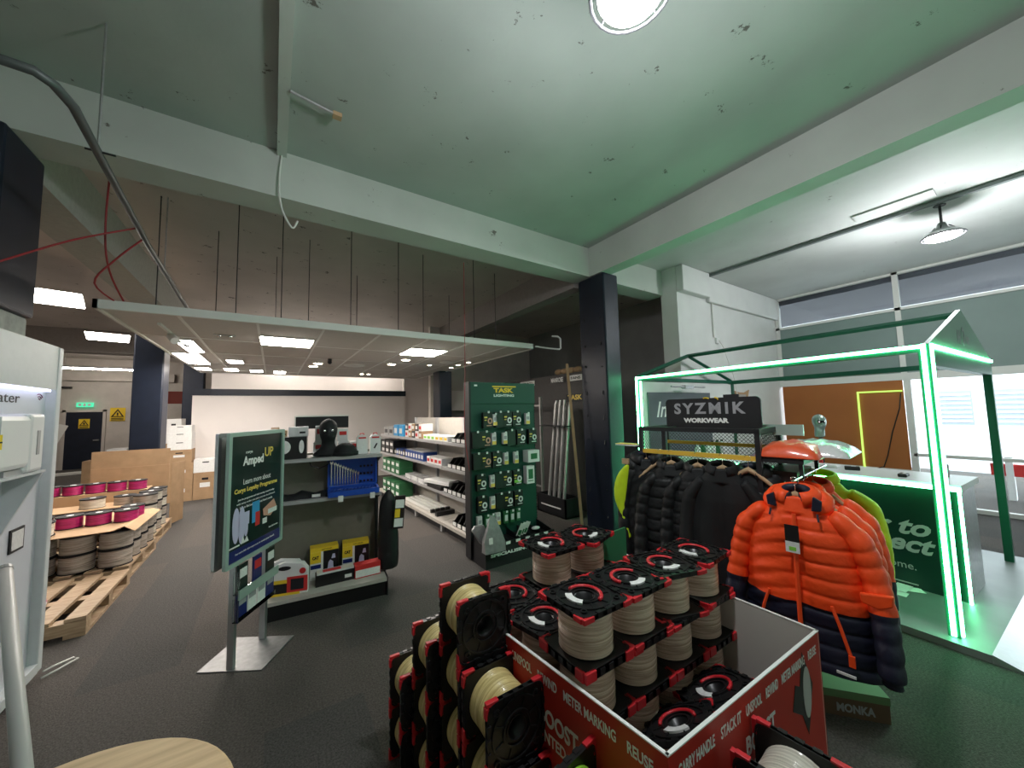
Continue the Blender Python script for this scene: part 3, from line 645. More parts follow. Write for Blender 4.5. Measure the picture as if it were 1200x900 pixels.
def emblem(par, a, d, nrm, s, z, k=1.):
    M = Matrix.Translation(a+d*s+nrm*.0008+Vector((0, 0, z))) @ Matrix.Rotation(atan2(d.y, d.x), 4, 'Z')
    MB().prism([(0, .23*k), (.12*k, .0), (.02*k, -.26*k), (-.05*k, -.12*k), (-.17*k, -.05*k), (-.12*k, .08*k), (-.06*k, .05*k)], -.001, 0, 'xz', M=M).build('diamond_print', mat('print_charcoal', (.035, .03, .03), .5), par)
    MB().prism([(.02+.055*k*cos(q*pi/10), -.01+.15*k*sin(q*pi/10)) for q in range(20)], -.0022, -.001, 'xz', M=M).build('oval_print', mat('print_grey', (.5, .48, .47), .5), par)
emblem(fr_, N_, df, nf, .83, .60, .62)
tag(MB().box(-.15, .15, -.006, .006, 0, .36).build('green_carton_side', mat('green_sheet', (.03, .2, .09), .5), loc=(1.76, 1.60, .58), rot=(0, 0, .1)), 'green card sheet standing behind the back row of beige spools', 'card sheet')

# ================================================================ long box on the floor
t = thing('tool_box_carton', 'low green and brown lettered carton on the floor right of the red box', 'carton', (2.77, .63, 0), radians(128.9))
MB().box(0, .55, -.27, -.0, 0, .095).build('base', mat('brown_carton', (.13, .075, .045), .6), t)
MB().box(-.003, .553, -.273, .003, .095, .135).build('lid', mat('olive_carton', (.13, .22, .10), .5), t)
text('MONKA', GRYL, t, (.15, .002, .047), h=.045, w=.17, rot=(pi/2, 0, pi), bold=.04)

# ================================================================ AMPEDUP POSTER STAND
t = thing('poster_stand', 'tall aluminium floor stand holding a dark green loyalty programme poster', 'sign stand', (-.095, 3.36, 0), radians(58.4))
MB().box(-.19, .19, -.20, .23, 0, .008).build('base_plate', mat('base_steel', (.30, .30, .30), .5, metal=.6, noise=.2, nscale=25), t, bevel=.002)
for x in (-.165, .165): MB().box(x-.014, x+.014, .0, .045, .008, 1.25).build('post', ALU, t, bevel=.003)
def poster_side(y, sg, M):
    f = MB(); z0, z1 = .70, 1.59
    f.ring([(p[0], p[1]) for p in rrect(.62, .90, .012, 3)], [(p[0], p[1]) for p in rrect(.565, .845, .006, 3)], 0, .022, M=M)
    return f
M1 = Matrix.Translation((0, -.002, 1.145)) @ Matrix.Rotation(pi/2, 4, 'X'); fr = MB().ring(rrect(.62, .90, .012, 3), rrect(.565, .845, .006, 3), 0, .022, M=M1).build('front_frame', GREENF, t)
po = MB().box(-.285, .285, -.012, -.002, .72, 1.57).build('poster', POSTER, fr)
M2 = Matrix.Translation((0, .07, 1.145)) @ Matrix.Rotation(pi/2, 4, 'X'); fr2 = MB().ring(rrect(.62, .90, .012, 3), rrect(.565, .845, .006, 3), 0, .022, M=M2).build('rear_frame', ALU, t); MB().box(-.285, .285, .055, .06, .72, 1.57).build('rear_poster', PAPER, fr2)
yy = -.0125
MB().box(-.284, .284, -.0135, -.012, .72, .80).build('blue_band', POSTB, fr)
text('corys', WHT, fr, (-.10, yy, 1.445), h=.02, w=.07); text('Amped', WHT, fr, (-.05, yy, 1.38), h=.085, w=.22, bold=.03); text('UP', GOLD, fr, (.125, yy, 1.43), h=.07, w=.10, bold=.01)
text('Learn more about', WHT, fr, (-.0, yy, 1.245), h=.038, w=.30); text('Corys Loyalty Programme', GOLD, fr, (.0, yy, 1.185), h=.042, w=.47, bold=.03)
for i in range(3):
    ww_ = (.40, .42, .36)[i]
    text(('Join the programme and start earning rewards today', 'with every order you place at your local branch', 'Scan to find out more about how it works')[i], WHT, fr, (0, yy, 1.125-i*.028), h=.017, w=ww_)
g = MB()
for cx, cz, rx, rz_ in ((-.21, .96, .035, .12), (-.155, .95, .032, .13), (-.11, .92, .02, .06)):
    g.prism([(cx+rx*cos(a*pi/8), cz+rz_*sin(a*pi/8)) for a in range(16)], -.0135, -.012, 'xz')
g.box(-.14, -.08, -.0138, -.012, .94, 1.03); g.build('product_print', LILAC, fr)
MB().box(-.05, .03, -.0136, -.012, .93, 1.08).build('product_print', LIGHTBLUE, fr); MB().box(-.015, .035, -.0139, -.0136, .90, 1.0).build('product_print', REDP, fr)
MB().prism([(.07, 1.0), (.2, 1.05), (.24, .98), (.16, .93), (.08, .95)], -.0136, -.012, 'xz').build('product_print', COPPER, fr)
MB().box(.13, .24, -.0139, -.0136, .95, .985).build('product_print', PAPER, fr); MB().box(.07, .12, -.0136, -.012, .89, .93).build('product_print', PAPER, fr)
MB().prism([(-.16, .82), (-.14, .87), (-.12, .83), (-.10, .86), (-.08, .82)], -.0136, -.012, 'xz').box(-.27, -.17, -.0136, -.012, .815, .825).build('product_print', PAPER, fr)
text('For more info visit corys.co.nz or contact your branch', WHT, fr, (0, -.0145, .765), h=.018, w=.42); text('Scan to find out more', WHT, fr, (.20, yy, .845), h=.014, w=.11)
# brochure holders
for k, z in enumerate((.50, .32)):
    hd = MB().box(-.20, .20, -.045, -.042, z, z+.03).box(-.20, .20, -.04, .0, z-.005, z).box(-.20, -.197, -.045, 0, z, z+.15).build('brochure_holder', GLASS, t)
    for i, mm in enumerate((POSTB, PAPER, PAPER, POSTB) if k else (POSTER, POSTB, POSTER)):
        n = 4 if k else 3; x = -.15+i*(.3/(n-1)); b = MB().box(x-.045, x+.045, -.032, -.02, z, z+.19).build('brochure', mm, hd)
        MB().box(x-.035, x+.035, -.034, -.032, z+.10, z+.16).build('brochure_print', REDP if mm is POSTB and not k else GRYL if k else PAPER, b)
MB().box(-.215, .215, -.055, -.045, .47, .53).build('rail', GREENF, t)

# ================================================================ GONDOLA
G = (-.04, 3.74); GA = radians(-6)
def gl(x, y, z=0): return (G[0]+x*cos(GA)-y*sin(GA), G[1]+x*sin(GA)+y*cos(GA), z)
t = thing('display_shelving_unit', 'free-standing grey end shelf unit with khaki back, stocked with tools and head gear', 'shelf', (*G, 0), GA)
MB().box(0, .95, .46, .5, 0, 1.33).build('back_panel', KHAKI, t); MB().box(0, .95, .5, .54, 0, 1.33).build('rear_panel', GREYMET, t)
for x in (.0, .92): MB().box(x, x+.03, .42, .46, 0, 1.33).build('upright', BLACKM, t)
MB().box(0, .98, 0, .46, .13, .16).build('base_shelf', CREAM, t); MB().box(.01, .97, .02, .45, 0, .13).build('kick_board', BLACK, t)
for z, d, nm in ((.93, .28, 'shelf'), (1.31, .34, 'shelf')):
    MB().box(0.0, .95, .46-d, .46, z-.03, z).build(nm, GREYMET, t)
    for x in (.0, .935): MB().prism([(.46-d+.02, z-.03), (.46, z-.03), (.46, z-.12)], x, x+.012, 'yz').build('bracket', BLACKM, t)
MB().prism([(0, .0), (.5, 0), (.5, .2), (0, .16)], .98, .99, 'yz').build('side_cheek', BLACKM, t)
def item(name, label, cat, x, y, z, rz=0, group=None): return thing(name, label, cat, gl(x, y, z), GA+rz, group)
o = item('speaker_carton', 'black carton with two white circles on the top shelf beside the masked head', 'box', .13, .29, 1.31); MB().box(-.16, .16, -.12, .12, 0, .20).build('carton', BLACK, o, bevel=.003)
for x, rx in ((-.02, .055), (.12, .02)): MB().prism([(x+rx*cos(a*pi/12), .11+.06*sin(a*pi/12)) for a in range(24)], -.123, -.12, 'xz').build('round_label', PAPER, o)
for lb, x, y, z, d, mm in (('silver carton lying on the black carton of the top shelf', .22, .30, 1.51, (.16, .10, .09), FILM), ('small brown box standing on the black carton, at its left', .03, .30, 1.51, (.06, .06, .09), CARD), ('low tan box between the small brown and silver cartons', .10, .30, 1.51, (.05, .06, .06), CARD2)):
    o = item('small_carton', lb, 'box', x, y, z); MB().cb((0, 0, d[2]/2), d).build('carton', mm, o, bevel=.003); MB().cb((d[0]*.2, -d[1]/2-.001, d[2]*.4), (d[0]*.3, .002, d[2]*.2)).build('label', BLACK, o)
def head(loc, label, rz, mat_b, mat_f, shoulders=True, mask=True):
    t = thing('mannequin_head', label, 'mannequin head', loc, rz)
    prof = [(.105, 0), (.10, .02), (.065, .07), (.055, .11), (.058, .15)]
    m_ = MB()
    rings = []
    for z, rx, ry, cy in ((0, .15, .10, .02), (.03, .13, .09, .02), (.07, .075, .07, .02), (.11, .058, .06, .015), (.15, .058, .065, .005), (.17, .066, .085, -.005), (.21, .077, .098, 0), (.25, .082, .102, .005), (.29, .080, .100, .01), (.325, .065, .083, .012), (.35, .035, .05, .012), (.36, .004, .006, .012)):
        if not shoulders and z < .1: rx, ry = .06, .06
        rings.append([(rx*cos(a*pi/12), cy+ry*sin(a*pi/12), z) for a in range(24)])
    m_.loft(rings).build('head', mat_b, t, smooth=True, sub=1)
    if mask:
        MB().loft([[(.064*cos(a), -.002-.097*abs(sin(a))-.006, z) for a in [pi+pi*.12+k*(pi*.76)/10 for k in range(11)]]+[(.060*cos(a), .004-.090*abs(sin(a)), z) for a in [pi+pi*.12+k*(pi*.76)/10 for k in range(10, -1, -1)]] for z in (.225, .265)]).build('eye_opening', mat_f, t)
        MB().sphere((-.03, -.098, .245), .012).sphere((.03, -.098, .245), .012).build('goggles', CHROME if mat_f is DARKV else DARKV, t, smooth=True)
        MB().prism([(-.012, .19), (.012, .19), (.006, .235), (-.006, .235)], -.112, -.09, 'xz').build('nose', mat_b, t, bevel=.004)
    return t
head(gl(.47, .24, 1.31), 'black balaclava mannequin head standing on the top shelf', GA, BLACKS, DARKV)
o = item('beanie', 'black knitted hat lying on the top shelf right of the masked head', 'hat', .62, .22, 1.31); MB().lathe([(.105, 0), (.11, .02), (.105, .05), (.08, .09), (.04, .115), (.001, .12)], 24).build('crown', BLACKS, o, smooth=True); MB().lathe([(.10, 0), (.118, .002), (.118, .035), (.105, .037)], 24, cap=False).build('brim', BLACKS, o, smooth=True)
o = item('balaclava_strap', 'black strap drooping below the top shelf under the masked head', 'strap', .40, .17, 1.27); MB().tube([(-.09, 0, .03), (-.07, -.01, -.03), (0, -.01, -.06), (.07, -.01, -.03), (.09, 0, .03)], .006).build('strap', BLACK, o)
k = 0
for x, y, z, w_, h_, lab in ((.50, .40, 1.31, .10, .13, 'lower left'), (.61, .40, 1.31, .10, .13, 'lower middle'), (.72, .41, 1.31, .09, .12, 'lower right'), (.49, .40, 1.44, .10, .13, 'upper left'), (.60, .40, 1.44, .10, .12, 'upper right'), (.40, .40, 1.44, .09, .16, 'tallest, upper far left'), (.39, .40, 1.31, .10, .13, 'lower far left')):
    o = item('white_carton', 'white carton with red print stacked behind the black hat, %s' % lab, 'box', x, y, z, 0, 'white cartons at the back of the top shelf'); MB().box(-w_/2, w_/2, -.04, .04, 0, h_).build('carton', WHITE, o, bevel=.003)
    MB().box(-.03, .035, -.043, -.04, h_*.5, h_*.8).build('print', REDP, o)
for x, lab, pm in ((.775, 'left one', PAPER), (.90, 'right one with battery print', BLACK)):
    o = item('device_carton', 'white device box with red handle on the top shelf, %s' % lab, 'box', x, .28, 1.31); MB().prism([(-.05, 0), (.05, 0), (.05, .16), (.02, .185), (-.03, .185), (-.05, .16)], -.04, .04, 'xz').build('carton', WHITE, o)
    MB().box(-.035, .035, -.043, -.04, .15, .165).build('print', REDP, o); MB().prism([(-.02, .05), (-.005, .045), (.02, .095), (.007, .1)], -.043, -.04, 'xz').build('picture', pm, o); MB().tube([(-.02, 0, .185), (-.015, 0, .2), (.015, 0, .2), (.02, 0, .185)], .005).build('handle', REDP, o)
o = item('monitor', 'black flat screen standing behind the goods of the top shelf', 'screen', .42, .50, 1.33); MB().box(-.24, .24, 0, .03, .24, .36).build('screen', BLACK, o); MB().box(-.25, .25, -.002, .032, .36, .372).box(-.25, -.24, -.002, .032, .22, .36).build('bezel', TRIMW, o); MB().box(-.02, .02, 0, .03, 0, .24).build('stand', BLACK, o)
# mid shelf
o = item('folded_shirt', 'black folded garments lying on the middle shelf left half', 'clothing', .26, .33, .93)
rr = []
for i in range(9):
    u = i/8; rr.append([(-.24+.46*u, -.1+.2*v+.01*sin(i*2+v*5), .004+(.045+.02*sin(i*1.9))*sin(pi*v)**.5*sin(pi*min(max(u, .08), .92))**.3) for v in [k/8 for k in range(9)]])
vs = [p for r in rr for p in r]; MB().add(vs+[(p[0], p[1], 0) for p in vs], [(a*9+b, a*9+b+1, a*9+b+10, a*9+b+9) for a in range(8) for b in range(8)]+[(81+a*9+b, 81+a*9+b+1, 81+a*9+b+10, 81+a*9+b+9) for a in range(8) for b in range(8)]+[(b, b+1, 82+b, 81+b) for b in range(8)]+[(72+b, 73+b, 154+b, 153+b) for b in range(8)]+[(a*9, a*9+9, a*9+90, a*9+81) for a in range(8)]+[(a*9+8, a*9+17, a*9+98, a*9+89) for a in range(8)]).build('fabric', BLACKS, o, smooth=True)
MB().box(.08, .15, -.11, -.10, .01, .035).build('label', PAPER, o)
o = item('spanner_case', 'open blue tool case with a row of chrome spanners on the middle shelf', 'tool case', .70, .30, .93)
MB().ring(rrect(.46, .32, .02, 4), rrect(.43, .29, .012, 4), 0, .05, M=Matrix.Translation((0, .12, .21)) @ Matrix.Rotation(pi/2, 4, 'X')).build('lid_rim', BLUE, o); MB().box(-.22, .22, .105, .125, .05, .36).build('lid', BLUE, o)
bt = MB().ring(rrect(.46, .25, .02, 4), rrect(.43, .22, .012, 4), 0, .05, M=Matrix.Translation((0, -.03, .0))).box(-.22, .22, -.145, .085, .0, .03).build('tray', BLUE, o)
for i in range(11):
    L = .22-.012*i; x = -.19+i*.024+(0 if i else -.006); wd = .009 if i else .012
    s_ = MB().box(x-wd*.4, x+wd*.4, .09, .10, .06, .06+L); s_.lathe([(wd, 0), (wd, .008), (wd*.55, .008), (wd*.55, 0)], 12, M=Matrix.Translation((x, .10, .06)) @ Matrix.Rotation(pi/2, 4, 'X'), cap=False)
    s_.prism([(x-wd*.5, .055+L), (x-wd*1.2, .075+L), (x-wd*.9, .095+L), (x-wd*.4, .078+L), (x+wd*.4, .078+L), (x+wd*.9, .095+L), (x+wd*1.2, .075+L), (x+wd*.5, .055+L)], .09, .10, 'xz')
    s_.build('spanner', CHROME, o)
q = MB()
for i in range(3):
    for j in range(4): q.cyl((.075+j*.035, .107, .09+i*.075), (.075+j*.035, .085, .09+i*.075), .011, 10)
q.build('socket_row', DARKV, o)
q = MB()
for i in range(12): q.cyl((-.19+i*.032, -.04, .04), (-.175+i*.032, .04, .04), .008, 8)
q.build('tray_tools', CHROME, o)
for x in (-.12, .16): MB().box(x-.022, x+.022, -.185, -.18, -.04, .015).build('price_ticket', PAPER, o)
# base shelf
def cat_box(x, y, z, lab, rz=0):
    o = item('seat_cover_box', lab, 'box', x, y, z, rz); MB().box(-.12, .12, -.06, .06, 0, .28).build('carton', BLACK, o, bevel=.002)
    MB().box(-.12, .12, -.062, .062, .25, .285).build('yellow_top', YEL, o); f = MB().box(-.12, -.01, -.063, -.06, .0, .25).build('light_panel', PAPER, o)
    MB().box(-.12, -.03, -.066, -.063, .15, .25).build('yellow_patch', YEL, f); text('CAT', BLACK, f, (-.075, -.067, .20), h=.03, w=.055, bold=.06)
    MB().box(-.115, -.03, -.066, -.063, .10, .135).build('dark_patch', POSTB, f); text('SEAT COVER', BLACK, o, (.02, -.063, .267), h=.012, w=.09)
    MB().prism([(.02, .04), (.035, .14), (.05, .16), (.075, .14), (.08, .05)], -.064, -.0605, 'xz').prism([(.06, .17), (.07, .21), (.09, .21), (.095, .17)], -.064, -.0605, 'xz').build('seat_picture', LILAC, o)
cat_box(.45, .36, .16, 'black and yellow seat cover box on the base shelf, the left one', .05); cat_box(.73, .36, .16, 'black and yellow seat cover box on the base shelf, beside the hanging vest', -.03)
def booster(x, y, lab, rz):
    o = item('charger_case_pack', lab, 'package', x, y, .16, rz)
    MB().prism([(-.15, 0), (.16, 0), (.16, .2), (.12, .255), (-.03, .275), (-.12, .235), (-.15, .21)], -.03, .03, 'xz').build('pack', WHITE, o, bevel=.006)
    MB().prism([(-.02+.05*cos(a*pi/8), .225+.018*sin(a*pi/8)) for a in range(16)], -.032, -.03, 'xz').build('handle_hole', BLACK, o); MB().box(.0, .16, -.032, -.03, .02, .15).build('red_panel', REDP, o)
    MB().box(.03, .13, -.034, -.032, .04, .13).build('tool_window', DARKV, o); MB().box(-.15, .0, -.032, -.03, .02, .1).build('black_panel', BLACK, o); MB().box(-.15, -.0, -.0325, -.03, .1, .13).box(-.15, .1, -.0335, -.03, .0, .02).build('yellow_band', YEL, o)
    MB().cyl((.12, -.03, .19), (.12, -.033, .19), .025, 16).build('red_sticker', REDP, o)
booster(.17, .12, 'white, red and black tool case pack on the base shelf, the front one', -.18); booster(.13, .20, 'white tool case pack on the base shelf, behind its red-fronted twin', -.18)
o = item('product_carton', 'long black carton with printed tools on the base shelf', 'box', .54, .17, .16, .06); MB().box(-.16, .16, -.05, .05, 0, .1).build('carton', BLACK, o, bevel=.002); MB().box(-.15, .16, -.045, .045, .1, .115).build('blister', FILM, o); MB().box(.08, .14, -.052, -.05, .03, .06).build('label', PAPER, o); MB().box(-.1, .05, -.03, .02, .105, .12).build('tool', REDP, o)
o = item('product_carton', 'small red and white carton at the right of the base shelf', 'box', .82, .17, .16, .08); MB().box(-.115, .115, -.05, .05, 0, .12).build('carton', REDP, o, bevel=.002); MB().box(-.11, .11, -.052, -.05, .01, .075).build('label', PAPER, o)
# vest on the side
o = item('hanging_vest', 'black quilted vest hanging on the right side of the shelf unit', 'clothing', 1.02, .20, .17)
rings = []
for z, rx, ry in ((0.0, .085, .07), (.02, .098, .085), (.15, .10, .09), (.18, .094, .084), (.21, .10, .09), (.36, .10, .09), (.39, .092, .082), (.42, .098, .088), (.56, .09, .08), (.66, .08, .07), (.72, .05, .045), (.74, .03, .03), (.77, .012, .012)):
    rings.append([(rx*cos(a*pi/10)*(1+.06*sin(a*3+z*9)), ry*sin(a*pi/10), z) for a in range(20)])
MB().loft(rings).build('fabric', BLACKF, o, smooth=True, sub=1)
tg = MB().box(-.02, .085, -.115, -.105, .40, .72).build('swing_card', BLACK, o, rot=(0, .08, .1)); MB().box(-.01, .075, -.118, -.115, .42, .50).box(-.01, .075, -.118, -.115, .60, .68).build('card_print', PAPER, tg); MB().box(-.01, .04, -.119, -.115, .51, .59).build('card_patch', YEL, tg)
MB().tube([(0, -.1, .76), (.0, -.12, .80), (-.04, -.1, .82)], .005).build('hook', CHROME, o)
# ================================================================ CARTONS AT THE PARTITION
def carton(x, y, z, w_, d_, h_, lab, m_=CARD, rz=0, grp='cartons stacked at the white partition', parts=True):
    o = thing('carton', lab, 'box', (x, y, z), rz, grp); MB().box(-w_/2, w_/2, -d_/2, d_/2, 0, h_).build('carton', m_, o, bevel=.004)
    if parts: MB().box(-w_*.22, w_*.22, -d_/2-.003, -d_/2, h_*.45, h_*.62).build('label', PAPER, o); MB().box(-w_*.14, w_*.14, -d_/2-.003, -d_/2, h_*.72, h_*.8).build('hand_hole', DARKV if m_ is CARD else BLACKM, o)
    return o
for x, z, w_, h_, mm, lab in ((-1.58, 0, .42, .42, CARD, 'brown carton at the floor of the left stack by the white partition'), (-1.58, .42, .42, .36, CARD, 'brown carton with a white label, second in the left stack'), (-1.6, .78, .40, .28, CARD, 'brown and white carton third in the left stack'), (-1.6, 1.06, .38, .19, PAPER, 'flat white carton fourth in the left stack'), (-1.6, 1.25, .38, .17, PAPER, 'white carton fifth in the left stack'), (-1.6, 1.42, .36, .14, PAPER, 'white carton topmost in the left stack'), (-1.17, 0, .38, .56, CARD, 'brown archive box on the floor right of the tall stack'), (-1.17, .56, .39, .28, PAPER, 'white carton on top of the brown archive box')):
    carton(x, 10.3 if w_ > .3 else 10.3, z, w_, .38, h_, lab, mm)
for i, (x, y, z, w_, h_) in enumerate(((-2.4, 11.5, 0, .7, .5), (-2.35, 11.5, .5, .5, .4), (-2.1, 12.4, 0, .5, 1.1), (-2.05, 12.4, 1.1, .3, .6), (-3.9, 15, 0, .8, .6), (-3.6, 14.8, .6, .4, .3))):
    carton(x, y, z, w_, .5, h_, 'dim stored carton behind the far navy column, %s' % ['lowest wide one', 'one on the wide one', 'tall one', 'narrow one on the tall one', 'one far left on the floor', 'small one on the far left one'][i], (CARD, PAPER)[i % 2], grp='stored cartons in the rear left')
t = thing('leaning_boards', 'dismantled white board frames leaning and lying near the far navy door', 'scrap boards', (-5.9, 17.6, 0))
MB().box(-.5, .9, -.3, .1, .0, .06).build('board', TRIMW, t, rot=(0, 0, .3)); MB().box(-.35, -.15, 0, .05, 0, 1.6).build('board', TRIMW, t, rot=(0, .35, .3)); MB().box(-.6, -.45, 0, .05, .05, 1.4).build('board', GREYMET, t, rot=(0, .2, 0))
# ================================================================ PALLETS
def pallet(x, y, L, Wd, lab):
    t = thing('wooden_pallet', lab, 'pallet', (x, y, 0))
    for i in range(3):
        yy_ = [.0, L/2-.05, L-.1][i]
        MB().box(-Wd, 0, yy_, yy_+.1, .03, .12).build('bearer', PINE, t)
    n = 6
    for i in range(n):
        xx = -Wd+i*(Wd-.12)/(n-1); MB().box(xx, xx+.12, 0, L, .125, .15).build('top_plank', PINE, t)
    for i in (0, 2, 5):
        xx = -Wd+i*(Wd-.12)/(n-1); MB().box(xx, xx+.12, 0, L, 0, .028).build('bottom_plank', PINE, t)
    return t
pallet(-1.21, 4.42, 1.08, 1.1, 'empty pine pallet on the floor nearest the white cabinet'); pallet(-1.25, 5.62, 1.1, 1.15, 'pine pallet loaded with film-wrapped reels under a cardboard sheet'); pallet(-1.3, 6.84, 1.05, 1.2, 'farthest pine pallet, loaded with white and magenta reels')
REELB = mat('reel_flange_black', (.012, .012, .013), .75)
def reel(loc, wire, lab, grp, r=.13, h=.17, proto={}):
    k = (wire.name, r, h)
    if k in proto: o = dup(proto[k], loc=loc, label=lab, group=grp); return o
    t = thing('cable_reel', lab, 'cable reel', loc, 0, grp)
    MB().lathe([(r, 0), (r, .006), (.02, .006), (.02, 0)], 28).build('bottom_flange', REELB, t); MB().lathe([(r, h-.012), (r, h), (.03, h), (.03, h-.012)], 28, cap=False).build('top_flange', REELB, t)
    pr_ = []
    for i in range(33): pr_.append((r*.93+.0025*abs(sin(pi*i/4)), .006+(h-.012)*i/32))
    MB().lathe(pr_, 28).build('cable_winding', wire, t, smooth=True)
    MB().lathe([(.02, h), (.028, h+.002), (.028, h-.002)], 16).build('hub', PAPER, t)
    proto[k] = t; return t
n2 = ['lower', 'upper']
for L in (0, 1):
    for i in range(4): reel((-1.39-i*.28, 5.77, .152+L*.185), SWIRE, 'silver reel, middle pallet front, %s layer, %s' % (n2[L], ['right corner', 'second from the aisle', 'third from the aisle', 'far left'][i]), 'silver reels on the middle pallet', .135, .18)
    for i in range(3): reel((-1.39, 6.05+i*.28, .152+L*.185), SWIRE, 'silver reel, middle pallet aisle side, %s layer, %s' % (n2[L], ['nearest', 'middle', 'farthest'][i]), 'silver reels on the middle pallet', .135, .18)
sh = MB(); n = 14; vs = []
for i in range(n+1):
    u = i/n; x = -2.36+1.14*u
    for y in (5.62, 6.72): vs.append((x, y+.0, .528+(.035*math.exp(-((u-.93)/.05)**2) if y < 6 else .0)-(.03*(u-.93)/.07 if u > .93 else 0)))
sh.add(vs+[(v[0], v[1], v[2]+.006) for v in vs], [(2*i, 2*i+1, 2*i+3, 2*i+2) for i in range(n)]+[(2*n+2+2*i, 2*n+3+2*i, 2*n+5+2*i, 2*n+4+2*i) for i in range(n)]+[(2*i, 2*i+2, 2*n+4+2*i, 2*n+2+2*i) for i in range(n)]+[(2*i+1, 2*i+3, 2*n+5+2*i, 2*n+3+2*i) for i in range(n)]+[(0, 1, 2*n+3, 2*n+2), (2*n, 2*n+1, 4*n+3, 4*n+2)])
tag(sh.build('cardboard_sheet', CARD2), 'tan cardboard sheet with a lifted corner covering the middle pallet', 'cardboard')
for i in range(5): reel((-1.40-i*.22, 6.10, .536), PWIRE, 'magenta reel on the cardboard sheet front row, %s' % ['nearest the aisle', 'second from the aisle', 'third from the aisle', 'fourth from the aisle', 'far left'][i], 'magenta reels on the cardboard sheet', .105, .13)
reel((-1.40, 6.34, .536), PWIRE, 'magenta reel standing behind the aisle end of the sheet row', 'magenta reels on the cardboard sheet', .105, .13)
reel((-2.02, 5.80, .536), WWIRE, 'large cream reel on the left of the cardboard sheet', None, .17, .14)
for L in range(4):
    for i in range(3): reel((-1.43, 7.0+i*.27, .152+L*.135), (WWIRE, SWIRE)[(L+i) % 2], 'pale reel, far pallet aisle side, %s layer, %s' % (['lowest', 'second', 'third', 'top'][L], ['nearest', 'middle', 'farthest'][i]), 'pale reels on the far pallet', .125, .13)
for L in range(3):
    for i in range(3): reel((-1.72-i*.27, 6.98, .152+L*.135), (WWIRE, SWIRE)[(L+i) % 2], 'pale reel, far pallet front, %s layer, %s from the aisle' % (['lowest', 'second', 'third'][L], ['second', 'third', 'fourth'][i]), 'pale reels on the far pallet', .125, .13)
tag(B(-2.45, -1.6, 6.9, 7.8, .557, .565).build('cardboard_layer', CARD2), 'cardboard layer sheet on the far pallet under magenta reels', 'cardboard')
for i in range(5): reel((-1.62-i*.21, 7.5, .70), PWIRE, 'magenta reel on top of the far pallet, %s' % ['nearest the aisle', 'second from the aisle', 'third from the aisle', 'fourth from the aisle', 'far left'][i], 'magenta reels on the far pallet', .10, .13)
tag(B(-2.6, -1.5, 7.38, 7.7, .565, .70).build('carton_row', CARD2), 'low brown carton under the far magenta reels', 'carton')
reel((-1.95, 7.10, .56), WWIRE, 'white reel on the front edge of the far pallet stack, the left one', 'white reels before the magenta ones', .12, .13); reel((-1.66, 7.14, .56), SWIRE, 'greyish reel on the front edge of the far pallet stack, the right one', 'white reels before the magenta ones', .11, .12)
t = thing('cardboard_upright', 'big folded cardboard sheet standing upright behind the far reels', 'cardboard', (-1.32, 7.86, 0)); MB().box(-.88, -.03, 0, .01, .5, 1.24).build('front_sheet', CARD, t); MB().box(-.88, -.03, -.002, .012, .985, .992).build('crease', CARD2, t); MB().box(-.01, 0, 0, .35, .05, 1.0).build('side_flap', CARD, t, rot=(0, 0, -.3))
MB().box(-.86, -.05, .012, .03, .0, .5).build('lower_sheet', CARD, t)
t = thing('torn_pack', 'crumpled magenta and white film pack lying on the near pallet', 'package', (-1.72, 4.85, .152)); MB().lathe([(.15, 0), (.15, .03), (.12, .05), (.12, .12), (.001, .14)], 20).build('pack', PINKM, t, smooth=True); MB().lathe([(.12, .12), (.12, .2), (.11, .21), (.001, .21)], 20).build('white_top', PAPER, t); MB().lathe([(.151, 0), (.152, .02), (.13, .03)], 20).build('rim', PAPER, t)
# ================================================================ GREEN HANG-SELL STAND
t = thing('hang_sell_stand', 'tall dark green pegboard stand with yellow lighting lettering and black base trays', 'display stand', (1.95, 3.55, 0))
MB().box(0, .96, .34, .42, .05, 2.06).build('pegboard', GREEN, t)
MB().box(-.025, 0, .30, .43, .02, 2.06).build('left_side', BLACKM, t)
sl = MB()
for k in range(48): sl.box(.952, .962, .335, .345, .3+k*.036, .318+k*.036)
sl.build('slotted_upright', BLACKM, t)
hd = MB().box(0, .96, .325, .34, 1.80, 2.06).build('header', GREEN, t)
text('TASK', YEL, hd, (.475, .324, 1.965), h=.06, w=.29, bold=.05); MB().box(.31, .66, .322, .325, 2.005, 2.02).build('lettering_bar', YEL, hd)
text('LIGHTING', WHT, hd, (.48, .324, 1.90), h=.032, w=.30, bold=.03); MB().box(.06, .10, .322, .325, 2.01, 2.03).build('sticker', PAPER, hd)
text('SPECIALISING IN LED', WHT, t, (.46, -.004, .13), h=.035, w=.80, bold=.05)
MB().box(0, .96, 0, .34, .0, .20).build('plinth', BLACKM, t)
tr = MB().prism([(.0, .20), (.34, .20), (.34, .30), (.0, .24)], 0, .015, 'yz').prism([(.0, .20), (.34, .20), (.34, .30), (.0, .24)], .945, .96, 'yz').box(0, .96, .0, .012, .2, .25)
for k in range(1, 6): tr.prism([(.0, .20), (.34, .20), (.34, .28), (.0, .23)], k*.16, k*.16+.008, 'yz')
tr.build('tray', BLACK, t)
for k in range(5): MB().box(.26+k*.135, .32+k*.135, -.006, -.001, .215, .245).build('tray_ticket', PAPER, t)
ordn = ['first', 'second', 'third', 'fourth', 'fifth', 'sixth', 'seventh']; rown = ['top', 'second', 'third', 'fourth', 'fifth', 'bottom']
